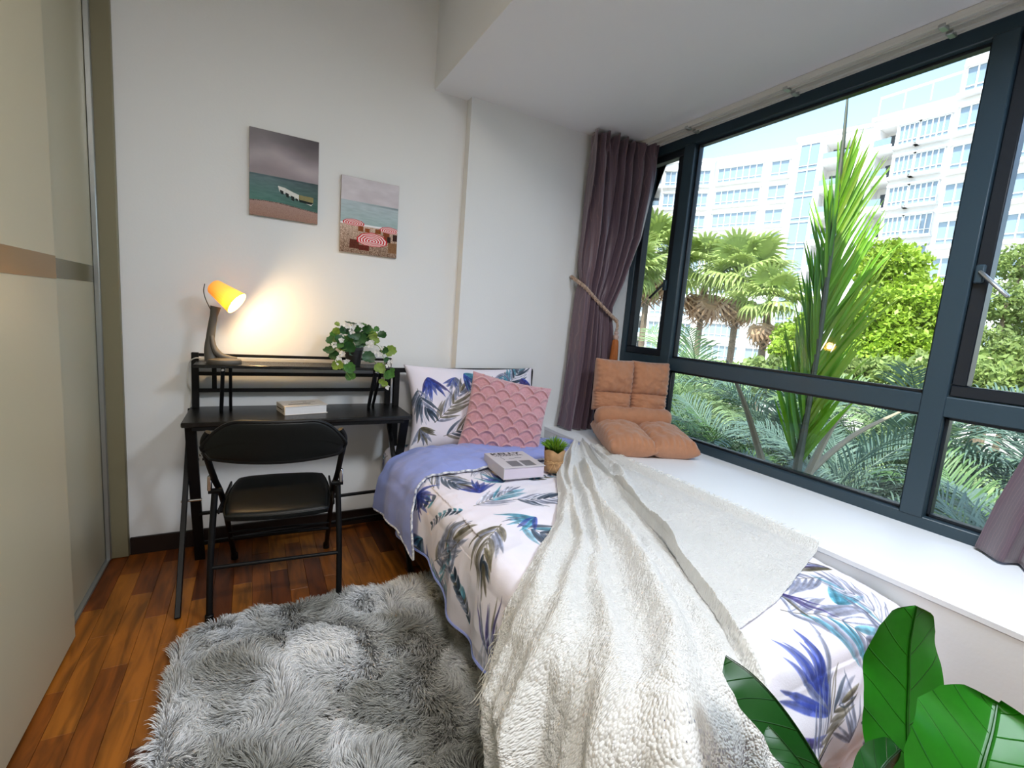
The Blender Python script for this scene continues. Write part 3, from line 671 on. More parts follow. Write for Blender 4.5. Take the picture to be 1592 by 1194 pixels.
def blades_mesh(roots, tips, wd_, bend=None, seg=3):
    """thin triangles strips from roots to tips (numpy, N x 3)"""
    N = len(roots); d = tips - roots; L = np.linalg.norm(d, axis=1, keepdims=True); rv = rng.normal(size=(N, 3)); sd = np.cross(d, rv); sd /= np.linalg.norm(sd, axis=1, keepdims=True) + 1e-9
    wd_ = np.asarray(wd_).reshape(-1, 1) * np.ones((N, 1)); rows = []
    if bend is None: bend = np.zeros((N, 3))
    for k in range(seg):
        t = k / seg; c = roots + d * t + bend * (4 * t * (1 - t)); ww = wd_ * (1 - .55 * t); rows += [c - sd * ww / 2, c + sd * ww / 2]
    rows.append(roots + d); V = np.stack(rows, 1).reshape(-1, 3); n = 2 * seg + 1; base = np.arange(N)[:, None] * n; F = []
    for k in range(seg - 1): F += [base + np.array([2 * k, 2 * k + 1, 2 * k + 3]), base + np.array([2 * k, 2 * k + 3, 2 * k + 2])]
    F.append(base + np.array([2 * seg - 2, 2 * seg - 1, 2 * seg])); return V, np.concatenate(F), n
edge = [Pq[int(i), -1] for i in np.linspace(0, nS * .66, 520)] + [Pq[int(i), -2] for i in np.linspace(0, nS * .66, 520)]
edge += [Pq[0, int(i)] for i in np.linspace(nT * .80, nT - 1, 150)]
r = np.array(edge) + rng.normal(size=(len(edge), 3)) * .003; tp_ = r + np.stack([rng.normal(size=len(r)) * .018, rng.normal(size=len(r)) * .018, -.05 - .035 * rng.random(len(r))], -1)
V, F, _ = blades_mesh(r, tp_, .0032, rng.normal(size=(len(r), 3)) * .008); mesh('fringe', V, F, FR, throw, kind='stuff')
ed2 = np.array([Pq[-1, int(i)] for i in np.linspace(3, nT - 3, 360)]); tp2 = ed2 + np.stack([.012 + .012 * rng.random(360), rng.normal(size=360) * .01, .006 * rng.random(360) + .002], -1)
V, F, _ = blades_mesh(ed2 + np.array((0, 0, .001)), tp2, .003); mesh('fringe', V, F, FR, throw, kind='stuff')

# ------------------------------------------------------------------ shaggy rug
rug = thing('rug', 'shaggy grey and white rug on the wooden floor beside the bed', 'rug', (.45, 1.3, 0))
RX0, RX1, RY0, RY1 = -.245, 1.10, .35, 2.0; rc = .16
def rugd(x, y):
    qx = np.maximum(RX0 + rc - x, x - (RX1 - rc)); qy = np.maximum(RY0 + rc - y, y - (RY1 - rc))
    return np.hypot(np.maximum(qx, 0), np.maximum(qy, 0)) + np.minimum(np.maximum(qx, qy), 0) - rc
gx, gy = np.meshgrid(np.linspace(RX0, RX1, 70), np.linspace(RY0, RY1, 80), indexing='ij')
ddg = np.clip(-rugd(gx, gy) / .03, 0, 1); 
def ruglift(x, y): return .012 + .016 * fbm(x, y, 4.5, 2, 71) 
ctr = np.array((.43, 1.18)); k = np.maximum(rugd(gx, gy), 0)[..., None]; g2 = np.stack([gx, gy], -1); dv_ = (ctr - g2); dv_ /= np.linalg.norm(dv_, axis=-1, keepdims=True); g2 = g2 + dv_ * k
zz = .003 + (ruglift(g2[..., 0], g2[..., 1]) + .006) * ddg
b_ = np.concatenate([np.dstack([g2, zz]).reshape(-1, 3)]); mesh('backing', b_, grid_faces(70, 80), mat('rug_backing', (.30, .30, .28), .95), rug)
N = 150000; x = rng.uniform(RX0, RX1, N); y = rng.uniform(RY0, RY1, N); ok = (rugd(x, y) < -.004) & (x < .98); x, y = x[ok], y[ok]; N = len(x)
a = fbm(x, y, 4.0, 3, 81) * 7 + fbm(x, y, 14, 2, 82) * 2.5; ln = .042 + .016 * rng.random(N); edge_ = np.clip(1 + rugd(x, y) / .05, 0, 1)
gxx = np.stack([np.cos(a), np.sin(a)], -1) * (.55 + .5 * rng.random(N)[:, None])
dn = np.stack([x, y], -1) - ctr; dn /= np.linalg.norm(dn, axis=1, keepdims=True); gxx = gxx * (1 - edge_[:, None] * .6) + dn * edge_[:, None] * 1.1
cl_ = np.stack([np.floor(x / .016), np.floor(y / .016)], -1); cc_ = (cl_ + .5 + .4 * np.stack([vnoise(cl_[:, 0], cl_[:, 1], 1.37, 1), vnoise(cl_[:, 0], cl_[:, 1], 1.37, 2)], -1)) * .016
z0 = .006 + ruglift(x, y) * np.clip(-rugd(x, y) / .03, 0, 1); roots = np.stack([x, y, z0], -1)
tips = roots + np.stack([gxx[:, 0] * ln, gxx[:, 1] * ln, ln * (.55 - .35 * edge_) + .008 * vnoise(x, y, 60, 4)], -1)
tips[:, :2] = tips[:, :2] * .45 + .55 * (cc_ + gxx * ln[:, None]) + rng.normal(size=(N, 2)) * .002; tips[:, 2] = np.maximum(tips[:, 2], .004)
V, F, nn = blades_mesh(roots, tips, .0028, np.stack([np.zeros(N), np.zeros(N), ln * .22], -1))
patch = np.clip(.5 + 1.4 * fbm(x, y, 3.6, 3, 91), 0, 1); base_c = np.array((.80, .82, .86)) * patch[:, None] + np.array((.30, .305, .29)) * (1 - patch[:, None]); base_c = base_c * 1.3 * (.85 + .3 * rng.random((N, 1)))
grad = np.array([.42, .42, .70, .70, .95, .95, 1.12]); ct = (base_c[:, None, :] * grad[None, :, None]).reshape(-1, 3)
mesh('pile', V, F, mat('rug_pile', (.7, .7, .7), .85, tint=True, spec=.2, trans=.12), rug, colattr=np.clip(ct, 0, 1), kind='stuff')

# ------------------------------------------------------------------ desk
desk = thing('desk', 'black folding desk with a raised shelf against the back wall', 'desk', (.235, 2.54, 0))
dt = MB().box((-.268, 2.362, .715), (.742, 2.722, .737), .004).build('desk_top', M['desk'], desk)
sh = MB().box((-.235, 2.502, .957), (.675, 2.69, .972), .003).build('shelf', M['desk'], desk)
for x in (-.243, .69):
    MB().bar((x, 2.70, .737), (x, 2.70, 1.008), .030, .022).build('post', M['black'], desk)
MB().bar((-.24, 2.70, .997), (.69, 2.70, .997), .016, .014).build('back_rail', M['black'], desk)
for z in (.905, .822): MB().bar((-.24, 2.70, z), (.69, 2.70, z), .016, .018).build('back_rail', M['black'], desk)
for x in (-.165, .615): MB().bar((x, 2.70, .815), (x, 2.70, .957), .02, .014).build('upright', M['black'], desk)
for x in (-.120, .575, ):
    b = MB(); b.bar((x, 2.515, .957), (x - .012, 2.60, .738), .016, .014); b.build('shelf_bracket', M['black'], desk)
    b = MB(); b.bar((x + .03, 2.515, .957), (x + .025, 2.66, .738), .014, .012); b.build('shelf_bracket', M['black'], desk)
    MB().box((x - .006, 2.500, .943), (x + .006, 2.508, .955), .002).build('screw', M['chrome'], desk)
for sx, x, yf in ((-1, -.236, 2.585), (1, .712, 2.68)):
    MB().bar((x, 2.395, .715), (x + .012, yf, 0), .042, .022).build('leg', M['black'], desk)
    MB().bar((x - .028 * 1, 2.69, .730), (x - .024, 2.10, 0), .020, .028).build('leg', M['black'], desk)
    MB().tube([(x - .045, 2.44, .36), (x + .035, 2.44, .36)], .006, 8).build('pivot_bolt', M['chrome'], desk)
MB().bar((-.22, 2.50, .268), (.72, 2.55, .268), .022, .012).build('cross_bar', M['black'], desk)
MB().bar((-.21, 2.565, .09), (.72, 2.62, .09), .016, .016).build('cross_bar', M['black'], desk)
MB().bar((-.23, 2.375, .708), (.70, 2.375, .708), .014, .02).build('under_rail', M['black'], desk)
# ------------------------------------------------------------------ folding chair
ch = thing('folding_chair', 'black folding chair with padded vinyl seat in front of the desk', 'chair', (.092, 2.015, 0), -.085)
def cb(mb, name, m, sub=None): return mb.build(name, m, sub or ch, world=False)
for sx in (-1, 1):
    P = [(sx * .222, -.10, .80), (sx * .240, -.085, .755), (sx * .232, -.03, .66), (sx * .228, .07, .56), (sx * .218, .20, .42), (sx * .212, .50, .012)]
    cb(MB().tube(catmull(P, 6), .0115, 12), 'front_leg', M['black'])
    cb(MB().tube(catmull([(sx * .242, .0, .012), (sx * .240, .03, .25), (sx * .232, .085, .50)], 6), .012, 12), 'rear_leg', M['black'])
    for (x, y) in ((sx * .212, .50), (sx * .242, 0)): cb(MB().lathe([(0, 0), (.0155, 0), (.0155, .028), (.012, .032)], 16, (x, y, 0)), 'foot_cap', M['black'])
    cb(MB().tube([(sx * .205, .075, .515), (sx * .252, .075, .515)], .011, 12), 'pivot', M['black'])
    cb(MB().box((sx * .243 - .009, .045, .525), (sx * .243 + .006, .065, .585), .003), 'hinge_plate', M['chrome'])
    cb(MB().bar((sx * .215, .05, .435), (sx * .212, .40, .428), .008, .02), 'seat_rail', M['black'])
cb(MB().tube([(-.24, .022, .215), (.24, .022, .215)], .008, 10), 'stretcher', M['black'])
cb(MB().tube([(-.214, .37, .17), (.214, .37, .17)], .008, 10), 'stretcher', M['black'])
cb(MB().tube([(-.214, .335, .215), (.214, .335, .215)], .006, 10), 'stretcher', M['black'])
# backrest: bowed padded panel, rounded top corners
n = 40; A, B = np.meshgrid(np.linspace(-1, 1, n * 2), np.linspace(-1, 1, n), indexing='ij')
hw = .243; top = .845 - .10 * np.clip((np.abs(A) - .45) / .55, 0, 1) ** 2.2; bot = .688 + .012 * (np.abs(A) ** 2) + .02 * np.clip((np.abs(A) - .92) / .08, 0, 1)
Zb = bot + (top - bot) * (B + 1) / 2; Xb = A * hw * (1 - .02 * (B < 0)); Yb = -.135 + .055 * A ** 2 + .02 * (B + 1) / 2 * -1
th = .011 * (np.clip(1 - np.abs(A) ** 6, 0, 1) * np.clip(1 - np.abs(B) ** 4, 0, 1)) ** .5
Vf = np.stack([Xb, Yb - th - .002, Zb], -1).reshape(-1, 3); Vb = np.stack([Xb, Yb + th + .002, Zb], -1).reshape(-1, 3)
mesh('backrest', np.concatenate([Vf, Vb]), np.concatenate([grid_faces(2 * n, n)[:, ::-1][:, ::-1], grid_faces(2 * n, n, 2 * n * n)[:, ::-1]]), M['vinyl'], ch, world=False)
rim = [(Xb[i, -1], Yb[i, -1], Zb[i, -1]) for i in range(0, 2 * n, 2)] + [(Xb[-1, j], Yb[-1, j], Zb[-1, j]) for j in range(n - 1, -1, -3)] + [(Xb[i, 0], Yb[i, 0], Zb[i, 0]) for i in range(2 * n - 1, -1, -2)] + [(Xb[0, j], Yb[0, j], Zb[0, j]) for j in range(0, n, 3)]
cb(MB().tube(rim, .008, 8, closed=True), 'backrest_frame', M['black'])
n = 44; A, B = np.meshgrid(np.linspace(-1, 1, n), np.linspace(-1, 1, n), indexing='ij')
def sq2c(A, B, p=.10):   # square to rounded square
    f = 1 - p * (A * A * B * B); return A * f, B * f
Xs, Ys = sq2c(A, B); th = .020 * (np.clip(1 - A ** 8, 0, 1) * np.clip(1 - B ** 8, 0, 1)) ** .5; tz = .424 + .022 * (Ys + 1) / 2 - .006 * (1 - A * A) * (1 - B * B)
wdt = .204 + .006 * (-B)
cs = np.concatenate([np.stack([Xs * wdt, .212 + Ys * .215, tz + th], -1).reshape(-1, 3), np.stack([Xs * wdt, .212 + Ys * .215, tz - .018 - th * .4], -1).reshape(-1, 3)])
Fs = np.concatenate([grid_faces(n, n), grid_faces(n, n, n * n)[:, ::-1]])
be = [i * n for i in range(n)] + [(n - 1) * n + j for j in range(1, n)] + [i * n + n - 1 for i in range(n - 2, -1, -1)] + [j for j in range(n - 2, 0, -1)]
Fr_ = np.array([(be[i], be[(i + 1) % len(be)], be[(i + 1) % len(be)] + n * n, be[i] + n * n) for i in range(len(be))])[:, ::-1]
seat = mesh('seat', cs, np.concatenate([Fs, Fr_]), M['vinyl'], ch, world=False)
pip = [tuple(cs[i] + np.array((0, 0, .001))) for i in be[::2]]
cb(MB().tube(pip, .004, 6, closed=True), 'seat_piping', M['vinyl'])

# ------------------------------------------------------------------ desk lamp
lamp = thing('desk_lamp', 'grey desk lamp with a ribbed yellow shade on the desk shelf', 'lamp', (-.13, 2.59, .972))
GR = mat('warm_grey_plastic', (.085, .075, .062), .45); 
b = MB(); b.lathe([(0, .0), (.072, 0), (.074, .008), (.070, .018), (.045, .026), (0, .028)], 40, M=Matrix.Translation((-.118, 2.585, .972)) @ Matrix.Diagonal((1.0, .82, 1, 1))); b.build('foot', GR, lamp)
sp = catmull([(-.168, 2.585, .985), (-.176, 2.585, 1.03), (-.172, 2.586, 1.09), (-.163, 2.586, 1.16), (-.150, 2.586, 1.235)], 8)
rr = np.interp(np.linspace(0, 1, len(sp)), [0, .15, .5, .85, 1], [.030, .024, .018, .016, .022]); b = MB(); b.tube(sp, rr, 16, flat=.8)
tp3 = catmull([(-.168, 2.58, 1.10), (-.158, 2.575, 1.045), (-.135, 2.572, 1.012), (-.10, 2.575, .998), (-.066, 2.58, .992)], 8); b.tube(tp3, np.interp(np.linspace(0, 1, len(tp3)), [0, .4, 1], [.010, .016, .010]), 12); b.build('stem', GR, lamp)
ax_ = Vector((.76, -.30, -.56)).normalized(); apex = Vector((-.162, 2.58, 1.330))
Ms = ax_.to_track_quat('Z', 'Y').to_matrix().to_4x4(); Ms.translation = apex
SH = mat('yellow_shade', (.88, .66, .20), .5, trans=.2)
V = []; F = []; n = 72; prof = [(0, -.002), (.028, 0), (.035, .008), (.041, .045), (.049, .09), (.056, .128), (.0545, .128), (.047, .09), (.039, .045), (.032, .012), (0, .010)]
for i, (r_, z_) in enumerate(prof):
    for k in range(n):
        a = 2 * PI * k / n; q = r_ * (1 + (.02 if 0 < i < 6 else 0) * math.cos(a * 24)); V.append(Ms @ Vector((q * math.cos(a), q * math.sin(a), z_)))
for i in range(len(prof) - 1):
    for k in range(n): F.append((i * n + k, i * n + (k + 1) % n, (i + 1) * n + (k + 1) % n, (i + 1) * n + k))
mesh('lamp_shade', V, F, SH, lamp)
bp_ = apex + ax_ * .082
MB().lathe([(0, -.045), (.012, -.04), (.014, -.02), (.024, .0), (.027, .012), (.022, .026), (.010, .034), (0, .036)], 20, M=Matrix.Translation(bp_) @ ax_.to_track_quat('Z', 'Y').to_matrix().to_4x4()).build('bulb', emit('warm_bulb', (1, .80, .48), 14), lamp)
MB().tube(catmull([(-.192, 2.59, 1.335), (-.196, 2.585, 1.30), (-.186, 2.575, 1.26), (-.165, 2.585, 1.21)], 6), .0022, 6).build('switch_cord', GR, lamp)
ld = bpy.data.lights.new('lamp_light', 'POINT'); ld.energy = 3.0; ld.color = (1, .68, .34); ld.shadow_soft_size = .02
lo = bpy.data.objects.new('lamp_light', ld); COL.objects.link(lo); lo.location = apex + ax_ * .125 + Vector((0, 0, -.003))
MB().tube(catmull([(-.17, 2.62, .978), (-.235, 2.66, .985), (-.268, 2.70, .95), (-.275, 2.715, .86), (-.262, 2.73, .80), (-.272, 2.735, .70), (-.25, 2.735, .55), (-.225, 2.732, .48)], 8), .0028, 8).build('power_cord', M['white'], lamp)

# ------------------------------------------------------------------ books
def book(nm, label, cat, c, rz, W_, D_, T_, cov, pages, group=None):
    t = thing(nm, label, cat, c, rz, group)
    bd = .0025
    MB().box((-W_ / 2, -D_ / 2, 0), (W_ / 2, D_ / 2, bd), .0008).box((-W_ / 2, -D_ / 2, T_ - bd), (W_ / 2, D_ / 2, T_), .0008).box((-W_ / 2 - .001, -D_ / 2, 0), (-W_ / 2 + .003, D_ / 2, T_), .0012).build('cover', cov, t, world=False)
    MB().box((-W_ / 2 + .003, -D_ / 2 + .004, bd), (W_ / 2 - .006, D_ / 2 - .004, T_ - bd)).build('page_block', pages, t, smooth=False, world=False)
    return t
def text(s, size, m, parent, Mx, name='lettering', bold=0.0, sx=1.0):
    cu = bpy.data.curves.new('t', 'FONT'); cu.body = s; cu.size = size; cu.align_x = 'CENTER'; cu.align_y = 'CENTER'; cu.extrude = .0002; cu.offset = bold
    o = bpy.data.objects.new('t', cu); COL.objects.link(o); bpy.context.view_layer.update()
    me = bpy.data.meshes.new_from_object(o.evaluated_get(bpy.context.evaluated_depsgraph_get())); bpy.data.objects.remove(o); me.name = name
    me.transform(Mx @ Matrix.Diagonal((sx, 1, 1, 1))); me.materials.clear(); me.materials.append(m); return link(name, me, parent)
INK = mat('black_ink', (.01, .01, .012), .6); INK2 = mat('grey_ink', (.16, .16, .18), .6); INK3 = mat('brown_ink', (.16, .11, .06), .7)
CRM = mat('cream_book_cover', (.78, .70, .62), .5); LIL = mat('silver_grey_book_cover', (.56, .54, .58), .45)
b1 = book('book', 'thick cream hardback book lying on the black desk top', 'book', (.222, 2.545, .7372), math.radians(12), .205, .145, .044, CRM, M['paper'])
for k, (x, y, w_, h) in enumerate(((-.01, .030, .075, .004), (.035, .012, .06, .006), (-.02, -.022, .105, .011))):
    MB().box((x - w_ / 2, y - h / 2, .0439), (x + w_ / 2, y + h / 2, .0443)).build('title_print', INK3, b1, smooth=False, world=False)
for z in (.014, .021, .028): MB().box((-.1042, -.058, z), (-.1034, -.042, z + .004)).build('spine_mark', INK, b1, smooth=False, world=False)
MB().box((-.1042, -.033, .018), (-.1034, .06, .024)).build('spine_print', INK3, b1, smooth=False, world=False)
b2 = book('book', 'thick silver-grey coffee-table book lettered KELLY lying on the duvet', 'book', (1.118, 1.905, .5535), math.radians(-4), .215, .25, .055, LIL, mat('lilac_page_block', (.62, .56, .66), .8))
b2.rotation_euler = (math.radians(-.5), 0, math.radians(-4))
Tm = lambda x, y, z=.0551: Matrix.Translation((x, y, z))
text('KELLY', .043, INK, b2, Tm(-.006, .095), bold=.0016, sx=1.35); text('WEARSTLER', .021, INK, b2, Tm(-.002, .064), bold=.0004, sx=1.35)
for i, x in enumerate((-.028, .042)):
    MB().box((x - .030, -.105, .0549), (x + .028, -.025, .0553), .008).build('cover_print', INK2, b2, world=False)
MB().tube([(-.055, .04, .0552), (-.05, .0, .0552)], .0012, 5).tube([(-.02, .02, .0552), (0, .012, .0552), (.02, .024, .0552), (.045, .015, .0552)], .0014, 5).build('cover_print', INK2, b2, world=False)

# ------------------------------------------------------------------ little pot plant on the bed
kp = thing('potted_grass', 'small tuft of green grass in a kraft-paper pot on the bed', 'plant', (1.315, 1.85, .552))
KR = mat('kraft_paper', (.50, .30, .15), .8, bump=.5, bscale=30, var=.2, vscale=20)
V = []; F = []; n = 48; rows = [(0, .046), (.02, .047), (.045, .046), (.052, .0435), (.06, .047), (.08, .050), (.10, .052)]
for z_, r_ in rows:
    for k in range(n):
        a = 2 * PI * k / n; zz_ = z_ + (.016 * abs(math.sin(a * 2 + .6)) if z_ >= .1 else (.008 * abs(math.sin(a * 2 + .6)) if z_ >= .08 else 0)); q = r_ * (1 + .03 * math.sin(a * 9 + z_ * 60)); V.append((kp.location[0] + q * math.cos(a), kp.location[1] + q * math.sin(a), kp.location[2] + zz_))
for i in range(len(rows) - 1):
    for k in range(n): F.append((i * n + k, i * n + (k + 1) % n, (i + 1) * n + (k + 1) % n, (i + 1) * n + k))
F.append(tuple(range(n))[::-1]); mesh('paper_wrap', V, F, KR, kp)
MB().lathe([(0, .085), (.05, .085)], 24, tuple(kp.location)).build('soil', mat('soil', (.03, .02, .012), .9), kp)
TW = mat('jute_twine', (.55, .34, .16), .9)
kx, ky, kz = kp.location
tw = MB(); tw.tube([(kx + .046 * math.cos(a), ky + .046 * math.sin(a), kz + .052) for a in np.linspace(0, 2 * PI, 25)[:-1]], .002, 6, closed=True)
fd = Vector((-kx, -ky, 0)).normalized(); sdv = Vector((-fd.y, fd.x, 0)); base = Vector((kx, ky, kz + .052)) + fd * .049
for sg in (-1, 1):
    tw.tube(catmull([base, base + sdv * sg * .012 + fd * .006 + Vector((0, 0, .008)), base + sdv * sg * .024 + fd * .004 + Vector((0, 0, -.002)), base + fd * .004], 5), .0016, 5)
    tw.tube(catmull([base, base + sdv * sg * .008 + fd * .008 + Vector((0, 0, -.02)), base + sdv * sg * .020 + fd * .006 + Vector((0, 0, -.046))], 5), .0017, 5)
tw.build('twine_bow', TW, kp)
N = 260; a = rng.uniform(0, 2 * PI, N); q = rng.random(N) ** .6; roots = np.stack([kx + .022 * q * np.cos(a), ky + .022 * q * np.sin(a), np.full(N, kz + .085)], -1)
tips = roots + np.stack([.062 * q * np.cos(a), .062 * q * np.sin(a), .085 - .045 * q + .02 * rng.random(N)], -1)
V, F, nn = blades_mesh(roots, tips, .0065, np.stack([np.zeros(N), np.zeros(N), .016 * q], -1), 4)
g = rng.random(N); cA = np.array((.28, .46, .03)) * g[:, None] + np.array((.06, .20, .025)) * (1 - g[:, None]); gr = np.linspace(.25, 1.25, nn)
mesh('grass_blades', V, F, mat('artificial_grass', (.2, .4, .03), .5, tint=True, trans=.3), kp, colattr=np.clip((cA[:, None] * gr[None, :, None]).reshape(-1, 3), 0, 1), kind='stuff')

# ------------------------------------------------------------------ trailing plant on the desk shelf
tpn = thing('trailing_plant', 'trailing plant with round leaves and white flowers in a black pot', 'plant', (.475, 2.60, .9725))
px_, py_, pz_ = tpn.location
MB().lathe([(0, 0), (.036, 0), (.047, .082), (.050, .084), (.050, .098), (.045, .098), (.043, .09), (0, .09)], 32, (px_, py_, pz_)).build('pot', mat('black_plastic_pot', (.006, .006, .006), .45), tpn)
def round_leaf(mb, p, nrm, up, r):
    nrm = Vector(nrm).normalized(); up = Vector(up); up = (up - nrm * up.dot(nrm)).normalized(); sd = up.cross(nrm); V = [Vector(p)]; n = 18
    for ring, f in ((1, .5), (2, 1.0)):
        for k in range(n):
            a = 2 * PI * k / n; rad = r * f * (1 + (.06 * math.cos(9 * a) if ring == 2 else 0)) * (1 - .35 * max(0, -math.cos(a)) ** 6); cup = (.16 * f * f + .05 * math.cos(4.5 * a * 2) * f) * r
            V.append(Vector(p) + up * rad * math.cos(a) + sd * rad * math.sin(a) + nrm * cup)
    F = [(0, 1 + k, 1 + (k + 1) % n) for k in range(n)] + [(1 + k, 1 + n + k, 1 + n + (k + 1) % n, 1 + (k + 1) % n) for k in range(n)]
    mb.add(V, F)
GL = [mat('leaf_dark_green', (.018, .085, .018), .4, trans=.15, var=.35, vscale=60), mat('leaf_mid_green', (.07, .21, .03), .45, trans=.25, var=.35, vscale=60), mat('leaf_lime', (.24, .36, .05), .5, trans=.3, var=.3, vscale=60)]
PET = mat('white_petals', (.85, .83, .80), .7, trans=.3); STM = mat('green_stem', (.16, .26, .05), .6)
def px2(x, y, dy=0): return wp(x, y, 1, 2.60 + dy)
leaves = [(545, 503, .9, .030, 0), (570, 512, .6, .026, 0), (560, 528, -.03, .032, 0), (535, 535, .02, .028, 0), (520, 522, .3, .024, 1), (523, 515, .0, .020, 2), (512, 545, .5, .030, 0), (520, 553, .2, .026, 0), (543, 540, -.04, .030, 0), (550, 520, .0, .030, 0), (567, 523, -.02, .034, 0), (575, 515, 0, .020, 1), (580, 522, -.02, .022, 2), (583, 530, 0, .022, 2), (594, 521, .2, .022, 0), (540, 530, .0, .028, 1), (527, 536, -.03, .022, 1), (533, 541, 0, .02, 2),
          (607, 546, 0, .030, 2), (573, 556, -.03, .032, 0), (590, 573, -.02, .028, 2), (605, 583, -.03, .026, 1), (525, 568, -.02, .026, 2), (542, 572, -.04, .030, 1), (545, 585, -.04, .024, 1), (597, 545, 0, .022, 0), (528, 528, .2, .024, 0), (555, 512, .4, .026, 0), (549, 547, -.05, .022, 0), (515, 530, .1, .024, 0), (598, 597, -.02, .016, 2), (593, 593, -.02, .014, 2), (565, 505, .8, .020, 1), (524, 504, .3, .012, 2), (585, 512, .1, .016, 1), (536, 514, .1, .026, 0), (560, 535, -.05, .026, 0), (610, 575, 0, .012, 1), (601, 560, 0, .016, 0)]
for i, (lx, ly, up, r_, k) in enumerate(leaves):
    r_ *= 1.12
    p = px2(lx, ly, random.uniform(-.055, .0) if ly < 560 else -.105 + random.uniform(-.01, .01))
    mb = MB(); nr = (random.uniform(-.5, .3), -1 + up, up * 1.0 + random.uniform(-.2, .4)); round_leaf(mb, p, nr, (random.uniform(-.6, .6), 0, 1 if up < .5 else .2), r_); mb.build('leaf', GL[k], tpn, sm=180)
st = MB(); ctr_ = Vector((px_, py_, pz_ + .09))
for (sx_, sy_) in ((607, 546), (545, 503), (512, 545), (594, 521), (524, 504), (575, 512), (523, 520), (590, 573)): 
    p = px2(sx_, sy_, -.03); st.tube(catmull([ctr_, (ctr_ + p) / 2 + Vector((0, -.01, .03)), p], 6), .0016, 5)
st.tube(catmull([ctr_, px2(585, 536, -.06), px2(597, 560, -.105), px2(597, 580, -.11), px2(596, 600, -.11)], 8), .0016, 5); st.tube(catmull([ctr_, px2(532, 545, -.08), px2(530, 560, -.11), px2(536, 575, -.115), px2(545, 588, -.115)], 8), .0016, 5)
st.build('stem', STM, tpn)
for (fx, fy) in ((538, 506), (531, 529), (519, 536), (546, 515), (578, 532), (590, 551), (585, 547), (603, 568), (527, 556), (531, 550), (525, 562), (538, 562), (549, 508), (592, 540), (606, 562), (601, 601), (575, 538), (560, 505)):
    p = px2(fx, fy, -.06 if fy < 548 else -.11); mb = MB()
    for k in range(5):
        a = k * 2 * PI / 5 + random.random(); d = Vector((math.cos(a), -.5, math.sin(a))); s2 = Vector((-math.sin(a), 0, math.cos(a))); L = random.uniform(.012, .019); mb.add([p, p + d * L * .6 + s2 * L * .45, p + d * L * 1.1, p + d * L * .6 - s2 * L * .45], [(0, 1, 2, 3)])
    mb.build('flower', PET, tpn, smooth=False)

# ------------------------------------------------------------------ curtains
def curtain_mat():
    m = mat('mauve_satin', (.16, .10, .15), .42, sheen=.5, spec=.5); nt = m.node_tree; L = nt.links; b = nt.nodes['Principled BSDF']
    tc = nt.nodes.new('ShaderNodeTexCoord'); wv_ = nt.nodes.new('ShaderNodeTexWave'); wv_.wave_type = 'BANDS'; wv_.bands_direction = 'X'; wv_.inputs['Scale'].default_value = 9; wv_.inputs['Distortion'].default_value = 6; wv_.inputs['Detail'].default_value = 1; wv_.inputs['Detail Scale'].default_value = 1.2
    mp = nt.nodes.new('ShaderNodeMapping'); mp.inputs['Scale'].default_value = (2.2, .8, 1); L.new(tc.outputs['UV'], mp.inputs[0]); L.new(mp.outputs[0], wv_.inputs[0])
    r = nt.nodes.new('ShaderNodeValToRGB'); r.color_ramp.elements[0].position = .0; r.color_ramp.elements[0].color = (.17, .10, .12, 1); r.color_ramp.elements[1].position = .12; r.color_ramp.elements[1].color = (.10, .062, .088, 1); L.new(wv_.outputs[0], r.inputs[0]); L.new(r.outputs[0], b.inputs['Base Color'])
    n = nt.nodes.new('ShaderNodeTexNoise'); n.inputs['Scale'].default_value = 220; L.new(tc.outputs['Object'], n.inputs[0]); bp = nt.nodes.new('ShaderNodeBump'); bp.inputs['Strength'].default_value = .15; bp.inputs['Distance'].default_value = .003; L.new(n.outputs[0], bp.inputs['Height']); L.new(bp.outputs[0], b.inputs['Normal'])
    return m
CUR = curtain_mat(); RY_ = 2.575
cu = thing('curtain', 'mauve satin curtain tied back at the far end of the window', 'curtain', (2.1, RY_, .57))
nz, ns = 150, 360
zs = np.linspace(.572, 2.515, nz); S_, Z_ = np.meshgrid(np.linspace(0, 1, ns), zs, indexing='ij')
zk = [.57, .80, 1.05, 1.25, 1.42, 1.60, 1.9, 2.2, 2.515]
xl_ = np.interp(Z_, zk, [1.860, 1.885, 1.900, 1.905, 1.915, 1.910, 1.915, 1.905, 1.900]); xr_ = np.interp(Z_, zk, [2.235, 2.235, 2.235, 2.215, 2.190, 2.27, 2.36, 2.385, 2.385])
X_ = xl_ + (xr_ - xl_) * S_
ph = .6 * np.sin(Z_ * 1.7) + .25 * np.sin(Z_ * 4.1 + S_ * 5); tie = np.exp(-((Z_ - (1.60 - .27 * S_)) / .07) ** 2)
am = (.054 - .026 * tie) * (1 - .25 * np.clip((Z_ - 2.3) / .2, 0, 1)); fo = np.sin(2 * PI * 6.5 * S_ ** 1.1 + ph); fo = np.sign(fo) * np.abs(fo) ** .6
Y_ = RY_ + am * fo + .010 * np.sin(2 * PI * 15 * S_ + 2 * Z_) + .02 * np.clip((Z_ - 2.38) / .1, 0, 1) * np.sin(2 * PI * 21 * S_) - .012 * tie
X_ = X_ + .008 * np.cos(2 * PI * 6.5 * S_ + ph) * 1.5
Y_ = np.minimum(Y_, YC - .012) - .10 * np.clip((S_ - .6) / .4, 0, 1) * np.clip((Z_ - 1.5) / .8, 0, 1)
Zc = Z_ + .012 * np.sin(2 * PI * 6.5 * S_) * (Z_ < .65) + .010 * np.clip((Z_ - 2.45) / .06, 0, 1) * np.sin(2 * PI * 13 * S_)
